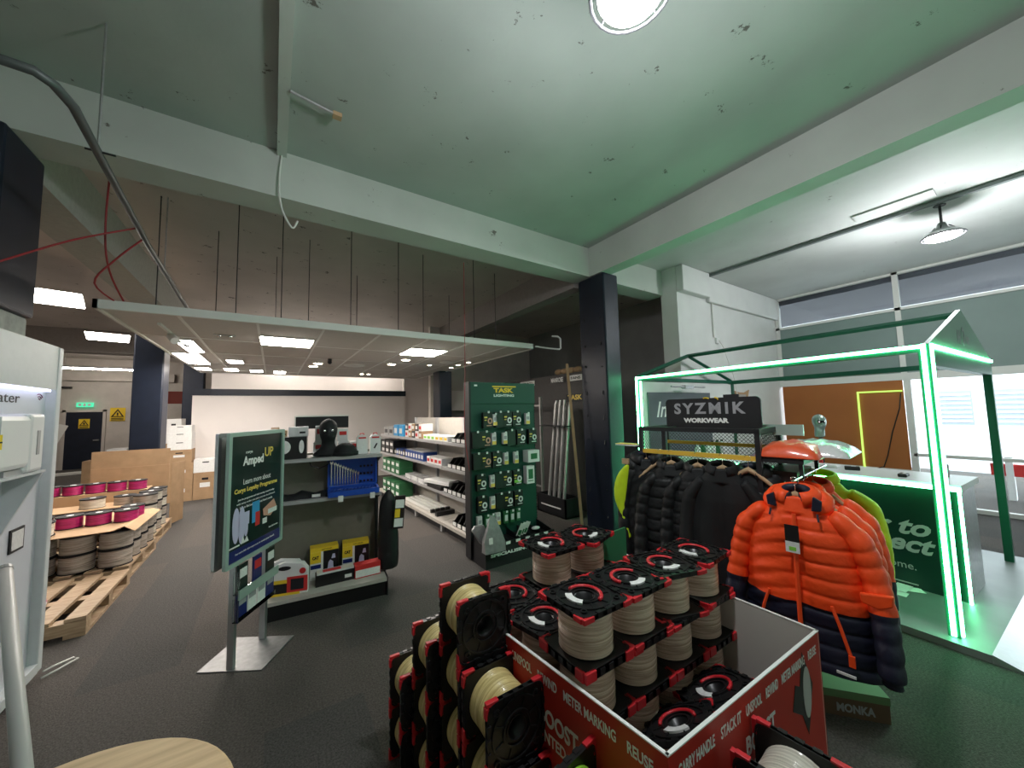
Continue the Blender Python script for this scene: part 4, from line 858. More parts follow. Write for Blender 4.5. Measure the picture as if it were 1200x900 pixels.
def pack(kind, x, z, row, k, n, protos={}):
    loc = (x, 3.86, z)
    what = {'big': 'black hang pack with pale ring fitting', 'cop': 'black hang pack with copper ring fitting', 'grn': 'black hang pack with bright green panel', 'small': 'narrow white and yellow hang pack', 'blk': 'plain black hang pack', 'gbag': 'small green hang bag'}[kind]
    lab = '%s, green stand %s row, %s from left' % (what, rown[row], ordn[k])
    grp = 'hang packs on the green stand'
    if kind in protos: return dup(protos[kind], loc=loc, label=lab, group=grp)
    t = thing('hang_pack', lab, 'package', loc, 0, grp)
    w_, h_ = (.06, .14) if kind in ('small', 'gbag') else (.128, .19)
    MB().box(-w_/2, w_/2, -.045, -.0, -h_/2, h_/2).build('pack', {'small': PAPER, 'gbag': GPACK}.get(kind, BLACK), t, bevel=.004)
    MB().cyl((0, .03, h_/2-.01), (0, -.06, h_/2-.01), .004).build('peg', CHROME, t); MB().box(-.012, .012, -.066, -.06, h_/2-.01, h_/2+.014).build('peg_ticket', PAPER, t)
    if kind in ('big', 'cop', 'grn'):
        MB().ring([(.033*cos(a*pi/8), .037*sin(a*pi/8)) for a in range(16)], [(.016*cos(a*pi/8), .019*sin(a*pi/8)) for a in range(16)], 0, .004, M=Matrix.Translation((.026, -.0455, -.01)) @ Matrix.Rotation(pi/2, 4, 'X')).build('ring_picture', COPPER if kind == 'cop' else PAPER, t)
        MB().box(-.052, -.012, -.048, -.045, .025, .042).box(-.05, -.02, -.048, -.045, -.005, .005).build('print', GOLD, t); MB().box(-.02, .05, -.048, -.045, -.07, -.06).build('print_line', COPPER if kind == 'cop' else PAPER, t)
        if kind == 'grn': MB().box(-.05, .055, -.047, -.045, -.055, -.02).build('green_panel', emis('never', (0, 0, 0), 0) if 0 else LGPACK, t)
    if kind == 'small': MB().box(-.028, .028, -.047, -.045, -.065, -.025).build('yellow_band', GOLD, t); MB().box(-.02, .02, -.047, -.045, -.01, .03).build('lamp_picture', GRYL, t)
    if kind == 'gbag': MB().box(-.02, .02, -.047, -.045, -.04, .03).build('clear_bag', FILM, t)
    protos[kind] = t; return t
rows = [[('cop', 2.16), ('small', 2.26), ('blk', 2.33), ('big', 2.44), ('big', 2.58), ('small', 2.75)],
        [('blk', 2.01), ('cop', 2.13), ('small', 2.24), ('small', 2.40), ('blk', 2.49), ('big', 2.64), ('big', 2.82)],
        [('blk', 2.02), ('cop', 2.13), ('big', 2.28), ('small', 2.41), ('small', 2.56)],
        [('big', 2.06), ('small', 2.21), ('blk', 2.31), ('big', 2.42), ('grn', 2.57)],
        [('big', 2.07), ('small', 2.21), ('blk', 2.32), ('big', 2.43), ('big', 2.58)],
        [('small', 2.03), ('gbag', 2.13), ('gbag', 2.20), ('small', 2.28), ('gbag', 2.39), ('gbag', 2.48), ('gbag', 2.57)]]
for r, lst in enumerate(rows):
    for k, (kd, x) in enumerate(lst): pack(kd, x, [1.60, 1.37, 1.12, .87, .62, .42][r], r, k, len(lst))
t = thing('white_carton', 'white box hung at the right of the green stand, third row', 'box', (2.79, 3.82, 1.05)); MB().box(-.09, .09, -.06, .06, 0, .15).build('carton', WHITE, t, bevel=.003); MB().box(-.05, .05, -.062, -.06, .04, .11).build('print', GPACK, t)
t = thing('white_carton', 'tall white printed box at the right of the green stand, fourth row', 'box', (2.76, 3.84, .78)); MB().box(-.06, .06, -.04, .04, 0, .22).build('carton', PAPER, t, bevel=.003); MB().box(-.035, .035, -.043, -.04, .06, .18).box(-.04, .04, -.043, -.04, .03, .04).build('print', GPACK, t)
t = thing('foil_bag', 'shiny grey foil bag propped against the left of the green stand', 'bag', (2.02, 3.50, .20))
MB().loft([[(-.12, -.05, 0), (.12, -.06, 0), (.13, .03, 0), (-.12, .04, 0)], [(-.12, -.02, .12), (.12, -.05, .10), (.13, .04, .12), (-.11, .05, .13)], [(-.06, .0, .25), (.09, -.01, .22), (.10, .05, .22), (-.05, .05, .26)], [(-.01, .04, .37), (.05, .03, .34), (.055, .05, .34), (-.0, .055, .37)]]).build('bag', FOIL, t)
MB().box(-.08, -.04, -.06, -.045, .1, .16).build('label', PAPER, t)
t = thing('foil_bag', 'smaller crumpled foil bag behind the propped grey foil bag', 'bag', (1.98, 3.62, .26)); MB().loft([[(-.05, -.03, 0), (.07, -.03, 0), (.06, .04, 0), (-.05, .04, 0)], [(-.13, -.02, .13), (-.02, -.03, .2), (-.02, .02, .2), (-.13, .02, .12)], [(-.15, .0, .16), (-.12, .0, .2), (-.12, .02, .2), (-.15, .02, .16)]]).build('bag', FOIL, t)
for i, (x, y) in enumerate(((2.45, 3.66), (2.50, 3.68), (2.55, 3.69))):
    t = thing('leaflet_pack', 'white-green card pack leaning in the stand tray, %s of three' % ['left', 'middle', 'right'][i], 'package', (x, y, .23)); MB().box(-.03, .03, -.004, .004, 0, .16).build('card', PAPER, t, rot=(.3, .3, 0)); MB().box(-.02, .02, -.008, -.004, .02, .08).build('green_print', GPACK, t, rot=(.3, .3, 0))
t = thing('film_pack', 'small clear film pack lying at the right of the stand tray', 'package', (2.74, 3.70, .24)); MB().sphere((0, 0, .02), .05, sc=(1.2, .8, .4)).build('pack', PAPER, t)

# ================================================================ LONG SHELVING RUN
SO = (2.09, 4.06); SA = radians(2.8)
def sl_(x, y, z=0): return (SO[0]+x*cos(SA)-y*sin(SA), SO[1]+x*sin(SA)+y*cos(SA), z)
ZS = [.15, .56, .92, 1.28]
units = []
for u in range(4):
    far = u >= 3
    t = thing('shelving_bay', 'grey steel shelving bay behind the green stand, %s' % ['nearest', 'second', 'third', 'farthest'][u], 'shelf', sl_(0, u*1.0), SA, 'shelving bays in the long run')
    MB().box(.44, .47, 0, 1.0, .0, 1.62 if not far else 1.4).build('back_panel', CREAM, t)
    for y in (.0, .97): MB().box(.40, .44, y, y+.03, 0, 1.62 if not far else 1.4).box(.02, .44, y, y+.03, 0, .1).build('upright', GREYMET, t)
    for z in ZS: MB().box(.0 if z < .3 else .04, .44, .005, .995, z-.03, z).box((.0 if z < .3 else .04)-.008, (.0 if z < .3 else .04), .005, .995, z-.04, z+.004).build('shelf', GREYMET if z > .3 else CREAM, t)
    MB().box(.06, .42, .0, 1.0, 0, .11).build('kick_board', BLACKM, t)
lv = ['bottom', 'third', 'second', 'top']
def bin_(u, y, s, lab, m_=BLACK, h=.10, w=.13, grp='small parts bins on the long shelving', protos={}):
    loc = sl_(.16, y, ZS[s]); k = (m_.name, h, w)
    if k in protos: return dup(protos[k], loc=loc, label=lab, group=grp)
    t = thing('parts_bin', lab, 'bin', loc, SA, grp)
    MB().prism([(-.11, 0), (.13, 0), (.13, h+.03), (-.02, h+.03), (-.08, h*.6), (-.11, h*.6)], -w/2+.004, -w/2+.01, 'xz').prism([(-.11, 0), (.13, 0), (.13, h+.03), (-.02, h+.03), (-.08, h*.6), (-.11, h*.6)], w/2-.01, w/2-.004, 'xz').box(-.11, -.104, -w/2+.004, w/2-.004, 0, h*.6).box(-.11, .13, -w/2+.004, w/2-.004, 0, .006).box(.124, .13, -w/2+.004, w/2-.004, 0, h+.03).build('bin', m_, t)
    MB().box(-.115, -.11, -w*.36, w*.36, .01, .056).build('label', PAPER, t)
    protos[k] = t; return t
for s, n in ((3, 5), (2, 6), (1, 7), (0, 5)):
    for k in range(n): bin_(0, .10+k*.135, s, 'black parts bin on the %s shelf, %s from the green stand' % (lv[s], ordn[k]))
def goods(y, s, d, m_, lab, grp=None, x=.16, z=0, rz=0, lblm=None, cat='box', name='boxed_product', dx=0):
    t = thing(name, lab, cat, sl_(x, y, ZS[s]+z), SA+rz, grp); MB().box(-d[0]/2, d[0]/2, -d[1]/2, d[1]/2, 0, d[2]).build('carton', m_, t, bevel=.003)
    if lblm: MB().box(-d[0]/2-.003, -d[0]/2, -d[1]*.32, d[1]*.32, d[2]*.25, d[2]*.7).build('label', lblm, t)
    return t
for k in range(6): goods(.92+k*.15, 3, (.2, .14, .075), PAPER, 'long white lamp carton %s on the top shelf beyond the bins' % ordn[k], 'lamp cartons on the top shelf', lblm=(LGPACK if k > 2 else YEL), name='lamp_carton')
for k in range(5):
    for j in range(2): goods(1.88+k*.16, 3, (.2, .13, .12), (CARD, PAPER, BLACK)[(k+j) % 3], 'small stacked carton on the top shelf, column %s, %s' % (ordn[k], ['lower', 'upper'][j]), 'small cartons on the top shelf', z=j*.122, lblm=(PAPER, REDP, PAPER)[(k+j) % 3])
for k in range(2): goods(2.8+k*.28, 3, (.22, .22, .21), LIGHTBLUE, 'light blue pack on the top shelf, %s one' % ['nearer', 'farther'][k], 'light blue packs', lblm=PAPER)
for k in range(2): goods(3.4+k*.3, 3, (.2, .26, .16), GREYMET, 'grey carton at the far end of the top shelf, %s one' % ['nearer', 'farther'][k], None, lblm=BLACK)
for k in range(7): goods(1.75+k*.12, 2, (.24, .11, .14), CARBLUE, 'dark blue box %s in the row on the second shelf' % ordn[k], 'dark blue boxes on the second shelf', lblm=PAPER)
tag(MB().box(-.12, .12, -.4, .4, 0, .012).build('box_lid', GREYMET, loc=sl_(.16, 2.1, ZS[2]+.142)), 'grey board lying over the dark blue boxes', 'board')
for k in range(4): goods(1.12+k*.14, 2, (.2, .12, .10), PAPER, 'white carton %s on the second shelf between bins and blue boxes' % ordn[k], 'white cartons on the second shelf', lblm=REDP)
for k in range(5): goods(2.66+k*.12, 2, (.2, .11, .12), CARBLUE if k % 2 else BLACK, 'small dark box %s beyond the blue row on the second shelf' % ordn[k], 'dark boxes far on the second shelf', lblm=PAPER)
goods(1.25, 1, (.24, .62, .05), PAPER, 'long white carton lying askew on the third shelf', rz=.2, z=.07, lblm=None, name='batten_carton'); goods(1.28, 1, (.26, .5, .06), BLACK, 'dark tray under the askew white carton on the third shelf')
for k in range(3): goods(1.85+k*.3, 1, (.2, .26, .07), FILM, 'clear bagged fitting %s on the third shelf' % ordn[k], 'bagged fittings', cat='package', name='bagged_fitting')
for k in range(3): goods(1.25+k*.05, 0, (.30-.02*k, .07, .06), BLACKM, 'short black rod fitting %s on the bottom shelf' % ordn[k], 'black fittings on the bottom shelf', x=.2, z=0, rz=.5*k, name='rod_fitting', cat='fitting') if k == 0 else None
for k in range(4):
    t = thing('light_batten', 'long white light batten on the bottom shelf, %s from the front' % ordn[k], 'light fitting', sl_(.10+k*.085, 2.05, ZS[0]), SA, 'white battens on the bottom shelf'); MB().box(-.03, .03, -.55, .55, 0, .05).build('body', TRIMW, t, bevel=.01); MB().box(-.032, .032, -.59, -.55, 0, .052).build('end_cap', BLACK, t)
for u, s, cols, rws in ((0, 3, 0, 0), (0, 2, 4, 2), (0, 1, 4, 2), (0, 0, 4, 2)):
    for k in range(cols):
        for j in range(rws):
            goods(2.92+k*.26 + (.35 if s == 2 else 0), s, (.26, .22, .125), GPACK if s != 2 else BLACK, 'dark green carton at the far end of the %s shelf, column %s, %s' % (lv[s], ordn[k], ['lower', 'upper'][j]) if s != 2 else 'black carton at the far end of the second shelf, column %s, %s' % (ordn[k], ['lower', 'upper'][j]), 'cartons at the far end of the %s shelf' % lv[s], z=j*.127, lblm=PAPER)
# white unit behind the shelving
t = thing('white_display_cupboard', 'white cupboard with an open pink-stocked niche beyond the long shelving', 'cupboard', (3.6, 8.45, 0)); MB().box(0, 1.3, 0, .45, 0, 1.35).box(0, 1.3, 0, .45, 1.75, 2.25).box(0, .08, 0, .45, 1.35, 1.75).box(1.2, 1.3, 0, .45, 1.35, 1.75).build('body', WALLP, t); MB().box(.08, 1.2, .3, .45, 1.35, 1.75).build('niche_back', GREYW, t)
for k, (x, mm) in enumerate(((.35, PINKM), (.48, PINKM), (.75, PAPER), (.95, PAPER), (1.05, REDP))):
    q = thing('niche_product', 'small coloured product in the cupboard niche, %s from the left' % ordn[k], 'package', (3.6+x, 8.58, 1.35), 0, 'niche products'); MB().box(-.05, .05, -.05, .05, 0, .2+.03*(k % 2)).build('pack', mm, q); MB().box(-.03, .03, -.053, -.05, .05, .12).build('label', PAPER, q)

# ================================================================ TUBES, RACK, SLATWALL SIGNS, TIMBER
t = thing('tube_bin', 'black floor bin holding long silver tubes beside the slat wall', 'bin', (4.0, 4.75, 0), .0)
MB().box(-.16, .16, -.36, -.34, 0, .3).box(-.16, .16, .34, .36, 0, .3).box(-.16, -.14, -.36, .36, 0, .3).box(.14, .16, -.36, .36, 0, .3).box(-.16, .16, -.36, .36, 0, .02).build('box', BLACKM, t); MB().box(-.165, -.16, -.25, .25, .13, .15).build('print_line', PAPER, t)
TUBEM = mat('tube_silver', (.62, .61, .59), .35, metal=.35, noise=.2, nscale=8)
for i in range(12):
    y = 4.53+.043*i; x = 3.91+.045*(i % 3); L = 1.78+.03*((i*5) % 4)
    tag(MB().tube([(x, y, .03), (x+.16, y-.06-.004*i, L)], .021, 8).build('silver_tube', TUBEM), 'long silver tube leaning in the black floor bin, %s' % ['leftmost', 'second from left', 'third from left', 'fourth from left', 'fifth from left', 'sixth from left', 'sixth from right', 'fifth from right', 'fourth from right', 'third from right', 'second from right', 'rightmost'][i], 'tube', 'silver tubes in the bin')
tag(MB().box(3.90, 4.12, 4.44, 5.12, 1.43, 1.445).build('strap_bar', BLACKM), 'black bar across the silver tubes holding them upright', 'bar')
t = thing('header_sign', 'small black sign with gold lettering at the head of the silver tubes', 'sign', (4.40, 4.72, 1.90)); MB().box(0, .02, -.26, .2, -.06, .08).build('board', BLACK, t); text('TASK', GOLD, t, (-.001, -.03, .02), h=.09, w=.36, rot=(pi/2, 0, -pi/2), bold=.03)
t = thing('metal_rack_frame', 'galvanised upright frame with feet before the slat wall', 'rack', (4.15, 5.35, 0))
for y in (0, .55): MB().box(-.02, .02, y-.02, y+.02, 0, 1.95).build('upright', PALE, t); MB().box(-.3, .02, y-.02, y+.02, .0, .05).build('foot', PALE, t)
for z in (.3, 1.78): MB().box(-.012, .012, .02, .53, z, z+.03).build('cross_bar', PALE, t)
for i, (y, w_, st) in enumerate(((6.1, .5, 'SECURITY'), (5.15, .42, 'MANROSE'), (4.65, .30, 'FANS'))):
    t = thing('slatwall_sign', 'small sign plate %s at the top of the slat wall' % ['leftmost', 'middle one with large white letters', 'rightmost'][i], 'sign', (4.41, y, 2.26)); MB().box(-.012, 0, -w_/2, w_/2, -.05, .05).build('plate', PAPER if i != 1 else SLAT, t)
    text(st, BLACK if i != 1 else WHT, t, (-.014, 0, 0), h=.05 if i != 1 else .085, w=w_*.8, rot=(pi/2, 0, -pi/2), bold=.02)
t = thing('rolled_packaging', 'crumpled brown paper and cartons lying on top of the slat wall', 'packaging', (4.46, 4.85, 2.36)); 
for k in range(4): MB().sphere((0, k*.17-.2, .05), .09, 8, 6, sc=(.6, 1.2, .6)).build('paper_lump', CARD, t)
t = thing('timber_strip', 'tall thin timber strip leaning beside the navy column', 'timber', (3.47, 3.60, 0)); MB().tube([(.0, .03, .0), (.06, .30, 2.36)], .026, 4).build('strip', CARD, t); MB().tube([(.06, .30, 2.345), (.0602, .301, 2.365)], .0185, 4).build('end_grain', CARD, t)

# ================================================================ WHITE HEATER CABINET (left)
t = thing('white_display_cabinet', 'tall white open display cabinet at the left edge of the picture', 'cabinet', (-1.26, 2.45, .05))
CW = mat('cabinet_white', (.58, .61, .62), .45, noise=.04); Lc = 1.46
MB().box(-.16, 0, Lc-.06, Lc, 0, 2.17).build('right_frame', CW, t, bevel=.008); MB().box(-.16, 0, 0, .06, 0, 2.17).build('left_frame', CW, t, bevel=.008)
MB().box(-.16, -.005, .06, Lc-.06, 1.87, 2.17).build('header', CW, t); MB().box(-.16, -.0, .06, Lc-.06, 0, .06).build('plinth', CW, t)
bk = MB().box(-.16, -.05, .06, Lc-.06, .06, 1.87).build('back_panel', mat('cabinet_back', (.62, .65, .70), .4), t)
MB().box(-.045, -.015, .10, Lc-.1, 1.855, 1.868).build('strip_light', emis('cabinet_strip', (.75, .75, 1), 3), t)
text('heater', BLACK, bk, (-.049, .92, 1.80), h=.06, w=.34, rot=(pi/2, 0, pi/2))
def wifi(y, z):
    m_ = MB()
    for r in (.014, .030, .046): m_.tube([(-.048, y+r*cos(radians(a)), z+r*sin(radians(a))) for a in range(30, 121, 15)], .0028, 4)
    m_.build('wireless_mark', mat('dark_magenta', (.16, .01, .08), .5), bk)
wifi(1.31, 1.79); wifi(1.31, 1.40)
MB().box(-.05, .10, .30, 1.02, 1.345, 1.36).build('product_shelf', CW, t)
MB().prism([(-.05, .98), (-.05, 1.345), (.10, 1.345)], .98, 1.0, 'xz').build('shelf_bracket', CW, t)
lb = MB().box(-.05, -.042, 1.09, 1.24, .86, 1.0).build('framed_label', BLACK, t); MB().box(-.042, -.04, 1.105, 1.225, .875, .985).build('label_paper', PAPER, lb)
hp = thing('heater_unit', 'white box-shaped heater unit standing on the cabinet shelf', 'heater', (-1.28, 3.2, 1.41)); MB().box(-.02, .12, -.28, .20, 0.03, .33).build('casing', WHITE, hp, bevel=.03); MB().box(-.025, .125, .06, .22, .0, .34).build('end_casing', WHITE, hp, bevel=.02); MB().box(.125, .128, .13, .16, .10, .24).build('control_strip', GREYMET, hp); MB().box(-.02, .10, -.1, .1, 0, .03).build('foot', GREYMET, hp)
tag(MB().tube([(-1.25, 3.9, .03), (-1.22, 3.97, .02), (-1.15, 4.02, .02), (-1.12, 3.99, .02), (-1.18, 3.9, .02), (-1.24, 3.84, .015)], .006).build('white_flex', TRIMW, smooth=True), 'white flex looping out from under the white display cabinet', 'cable')
# leaning pole and tag
t = thing('white_pole', 'white pole leaning close at the left edge of the picture', 'pole', (0, 0, 0))
pa, pb = Vector((-.793, 2.341, .41)), Vector((-1.041, 2.873, .75)); d = (pb-pa)
pa2 = pa-d*(pa.z/d.z)
MB().tube([pa2, pa+d*1.5], .027, 16).build('tube', mat('pole_white', (.50, .50, .48), .4), t, smooth=True); MB().tube([pa2, pa2+d*.1], .032, 12).build('rubber_foot', BLACK, t)
MB().tube([pa+d*1.5, pa+d*1.53], .029, 16).build('end_cap', GREYMET, t)
sg = thing('hanging_tag', 'yellow and orange tag hanging at the far left before the white cabinet', 'tag', (-.785, 1.92, 1.61), .9); MB().box(-.05, .05, 0, .008, 0, .05).build('yellow_card', YEL, sg); MB().box(-.045, .045, 0, .01, .05, .11).build('grey_card', GREYMET, sg); MB().box(-.04, .03, -.001, .01, .10, .14).build('orange_card', mat('orange_print', (.75, .25, .05), .5), sg); MB().box(-.05, .05, -.001, .009, .022, .027).build('line', BLACK, sg); MB().tube([(0, 0, .14), (-.02, .0, .3)], .004).build('string', BLACK, sg)
# round plywood drum table
t = thing('round_table', 'round plywood drum top at the bottom left corner of the picture', 'table', (-.442, 1.224, 0))
MB().lathe([(.01, .725), (.38, .725), (.387, .73), (.387, .745), (.38, .75), (.001, .75)], 56).build('table_top', PLY, t); MB().lathe([(.15, .04), (.14, .725)], 28).build('drum', PINE, t); MB().lathe([(.001, 0), (.34, 0), (.34, .03), (.001, .04)], 40).build('base_disc', PLY, t)
INK = mat('stencil_ink', (.10, .07, .05), .7); MB().box(.20, .215, -.02, .06, .7505, .7515).box(.19, .25, .055, .065, .7505, .7515).box(.225, .235, -.05, .01, .7505, .7515).build('stencil_mark', INK, t); MB().prism([(.0+.025*cos(a), .20+.012*sin(a)) for a in [k*pi/5 for k in range(10)]], .7502, .7508, 'xy').build('knot', CARD, t)

# ================================================================ WORKWEAR RACK
RA = radians(-84); FL = (2.44, 1.86)
def rk(x, y, z=0): return (FL[0]+x*cos(RA)-y*sin(RA), FL[1]+x*sin(RA)+y*cos(RA), z)
t = thing('garment_rack', 'black steel workwear rack with mesh panels and a yellow hanging rail', 'clothes rack', (*FL, 0), RA)
RWd, RD, RZt = .80, .42, 1.545
for x in (0, RWd):
    for y in (0, RD): MB().box(x-.015, x+.015, y-.015, y+.015, 0, RZt).build('post', BLACKM, t)
for y in (0, RD): MB().box(-.015, RWd+.015, y-.015, y+.015, RZt-.02, RZt+.01).build('top_rail', BLACKM, t); MB().box(0, RWd, y-.012, y+.012, .08, .11).build('bottom_rail', BLACKM, t)
for x in (0, .18, RWd): MB().box(x-.012, x+.012, 0, RD, RZt-.02, RZt+.01).build('side_rail', BLACKM, t)
MB().box(.17, .2, .0, .03, 1.25, RZt).build('hanger_bracket', BLACKM, t); MB().box(.0, RWd, -.012, .012, 1.355, 1.385).build('yellow_rail', YRAIL, t); MB().box(.0, RWd, RD-.03, RD-.01, 1.40, 1.425).build('rear_yellow_rail', YRAIL, t)
def mesh_panel(p, a, b, z0, z1, axis):
    mb = MB(); L = b-a; Hm = z1-z0; st = .028
    n = int((L+Hm)/st)
    for k in range(n+1):
        for sg in (1, -1):
            u0 = k*st; pts = []
            x0, z_0 = (u0, 0) if u0 <= L else (L, u0-L); x1, z_1 = (0, u0) if u0 <= Hm else (u0-Hm, Hm)
            if sg < 0: x0, x1 = L-x0, L-x1
            P0, P1 = (a+x0, z0+z_0), (a+x1, z0+z_1)
            if abs(P0[0]-P1[0]) < .004: continue
            q0 = (P0[0], p, P0[1]) if axis == 'x' else (p, P0[0], P0[1]); q1 = (P1[0], p, P1[1]) if axis == 'x' else (p, P1[0], P1[1])
            mb.tube([q0, q1], .0018, 3)
    return mb.build('mesh_panel', BLACKM, t)
mesh_panel(RD, .0, RWd, 1.0, RZt-.02, 'x'); mesh_panel(RWd, .0, RD, .35, RZt-.02, 'y'); mesh_panel(0, 0, RD, 1.3, RZt-.02, 'y')
# side shelf and arm
MB().box(RWd+.015, RWd+.22, .0, .42, 1.355, 1.38).build('side_shelf', BLACKM, t)
MB().box(RWd+.19, RWd+.21, .02, .04, 1.27, 1.36).box(RWd+.19, RWd+.21, .38, .40, 1.29, 1.36).build('arm_bracket', BLACKM, t)
MB().tube([(RWd+.20, -.16, 1.285), (RWd+.20, .62, 1.285)], .008, 8).build('side_hanging_rail', CHROME, t)
MB().box(RWd+.02, RWd+.17, .06, .40, 1.24, 1.30).build('under_tray', BLACK, t)
MB().box(RWd-.1, RWd+.16, RD-.1, RD-.08, 1.50, 1.57).build('rear_ledge', GREENF, t)
hd = thing('rack_header_sign', 'black rounded header sign with grey brand lettering and WORKWEAR on the rack', 'sign', rk(.12, .21, 1.555), RA)
MB().prism([(p[0]+.32, p[1]+.10) for p in rrect(.66, .22, .03, 4)], -.008, .008, 'xz').build('board', BLACKM, hd)
text('SYZMIK', GRYL, hd, (.31, -.0105, .135), h=.085, w=.50, bold=.035, spacing=1.35); text('WORKWEAR', WHT, hd, (.29, -.0105, .045), h=.036, w=.32, bold=.06)
MB().tube([(.30+.025*cos(a), -.008, .20+.012*sin(a)) for a in [k*pi/5+.4 for k in range(4)]], .005).tube([(.36+.025*cos(a), -.008, .20+.012*sin(a)) for a in [k*pi/5-.4 for k in range(4)]], .005).build('yellow_mark', YEL, hd); MB().box(.42, .52, -.004, .004, .205, .23).build('clip', BLACKM, hd)
t2 = thing('shelf_card', 'pale ticket card sticking out at the left end of the rack', 'card', rk(-.14, .02, 1.40), RA); MB().box(-.09, .1, -.04, .04, 0, .01).build('card', PAPER, t2); MB().box(-.09, .1, -.041, .041, .01, .014).build('yellow_edge', GOLD, t2); MB().box(.08, .125, -.01, .01, -.012, 0).build('clip', BLACKM, t2)
# hangers and jackets
def hanger(loc, rz, lab, grp=None):
    t = thing('coat_hanger', lab, 'hanger', loc, rz, grp)
    mb = MB(); n = 13; rings = []
    for i in range(n):
        u = -1+2*i/(n-1); rings.append([(u*.165, .012*cos(a)*1.0, -.035-.12*abs(u)**1.2+(.018-.006*abs(u))*sin(a)) for a in [k*pi/4 for k in range(8)]])
    mb.loft(rings).build('shoulder_bar', HANGW, t, smooth=True)
    MB().tube([(0, 0, -.03), (0, 0, .02)]+[(.018*sin(a)-.0, 0, .038-.018*cos(a)) for a in [radians(q) for q in range(20, 261, 30)]], .0025, 6).build('hook', CHROME, t, smooth=True)
    return t
def jacket(name, label, loc, rz, up, low, split=.34, L=.82, puff=.012, hood=True, W_=.25, sleeve=True, front=True, grp=None, flat=.11, lining=NAVYF, splay=.14, turn=0):
    """hanging jacket, origin at the neck (hanger) ; z down to -L; faces -y"""
    t = thing(name, label, 'jacket', loc, rz, grp)
    NB = 9; K = 44
    def prof(z):
        d = -z
        if d < .06: w = .075+.8*d
        elif d < .16: w = .123+(W_-.05-.123)*((d-.06)/.10)**.7
        else: w = W_-.05+.06*(d-.16)/(L-.16)
        dep = .055+(flat-.055)*min(1, d/.2)+.02*d
        return w, dep
    rings = []; cols = []; nz = 120
    per = .078
    for i in range(nz+1):
        z = -.0-L*i/nz; w, dp = prof(z); r = []
        for k in range(K):
            a = 2*pi*k/K; dz = z-.025*cos(a*1.0)*abs(cos(a))*0
            chev = .05*abs(sin(a))*(1 if sin(a) < 0 else 0)*0
            zz = z+(.10*abs(cos(a))**1.5 if hood and cos(a) < 0 and sin(a) < 0 and z > -.62 else 0); q = abs(sin(pi*zz/per)); pf = puff*(q**.45)*(1+.25*sin(a*7+i*.35)*sin(i*.9+k)) if -z > .1 else puff*.4
            ca, sa = cos(a), sin(a); e = .75
            x = (w+pf*.8)*math.copysign(abs(ca)**e, ca); y = (dp+pf*1.3)*math.copysign(abs(sa)**.6, sa)*(1-.35*abs(ca)**3)
            if sa < 0 and front: y += .02*math.exp(-(x/.012)**2)*(1 if -z > .08 else 0)
            y += .006*sin(x*18+z*11); r.append((x, y, z))
        rings.append(r)
    b = MB(); b.loft(rings, mfun=lambda a: 0 if (a+.5)/nz*L < L-split*1.0 else 1).build('body', [up, low], t, smooth=True)
    if sleeve:
        for s in (-1, 1):
            pts = []; rad = []; ns = 70; Ls = L*.86
            for i in range(ns+1):
                u = i/ns; x = s*(W_-.125+.05*min(1, u*6)+splay*u**.8+.03*sin(u*3)); z = -.070-Ls*u+.015*sin(u*pi); y = -.02-.05*u*u+.02*sin(u*5)
                R = (.070-.016*u)*(.50+.50*min(1, u*5)**.7)+puff*.8*abs(sin(pi*u*Ls/per))**.6
                if u > .97: R *= .8
                pts.append((x, y, z)); rad.append((R*1.1, R*.75))
            sp = 1-(split*.95)/Ls if split else 2
            MB().tube(pts, rad, 20, mfun=lambda a, sp=sp: 0 if a/ns < sp else 1).build('sleeve', [up, low], t, smooth=True)
    # collar
    cr = []
    for i in range(17):
        a = radians(-70+i*(320/16))-0
        cr.append((.085*cos(a+pi/2+radians(-90+ -0))*1.0, .062*sin(a), .0))
    CA = [radians(-90+22+i*(316/18)) for i in range(19)]
    MB().tube([(.082*cos(a), .062*sin(a)+.0, .01+.02*sin(a)) for a in CA], [((.030, .040) if hood else (.014, .030))]*19, 12).build('collar', up, t, smooth=True)
    if hood:
        HA = [radians(-90+38+i*(284/22)) for i in range(23)]
        MB().tube([(.125*cos(a), .075*sin(a)+.015, -.025+.045*sin(a)+.006*sin(a*6)) for a in HA], [(.030+.004*abs(sin(i*.9)), .040) for i in range(23)], 14).build('hood', up, t, smooth=True)
        MB().tube([(.070*cos(a), .052*sin(a), .012+.02*sin(a)) for a in CA], [(.026, .036)]*19, 10).build('lining', lining, t, smooth=True)
    return t, prof
# orange jackets on the side arm
AR = (RWd+.20)
def on_arm(y): return rk(AR, y, 1.275)
hanger((*on_arm(-.13)[:2], 1.245), RA, 'wooden hanger inside the front orange jacket, at the side rail end')
J, pf = jacket('hi_vis_jacket', 'orange quilted parka with navy hem hanging at the front of the side rail', (*on_arm(-.12)[:2], 1.20), RA+.04, ORANGE, NAVYF, split=.30, L=.83, W_=.27, puff=.012, flat=.085, splay=.12)
for s in (-1, 1):
    MB().prism([(s*.075, -.055), (s*.115, -.05), (s*.12, .0), (s*.085, .02)], -.088, -.065, 'xz').build('navy_hood_panel', NAVYF, J, bevel=.004)
    MB().tube([(s*.10, -.09, -.065), (s*.105, -.105, -.10)], .005).build('drawcord', NAVYF, J)
    x0 = s*.20; MB().tube([(s*.13, -.112, -.50), (s*.155, -.118, -.58), (s*.19, -.120, -.72)], .008, 6).build('pocket_zip', ORANGE, J); MB().box(s*.19-.012, s*.19+.012, -.132, -.118, -.75, -.70).build('zip_pull', ORANGE, J)
MB().tube([(0.0, -.09, -.08), (0, -.112, -.3), (0, -.118, -.6), (.003, -.124, -.82)], .011, 6).build('front_zip', ORANGE, J)
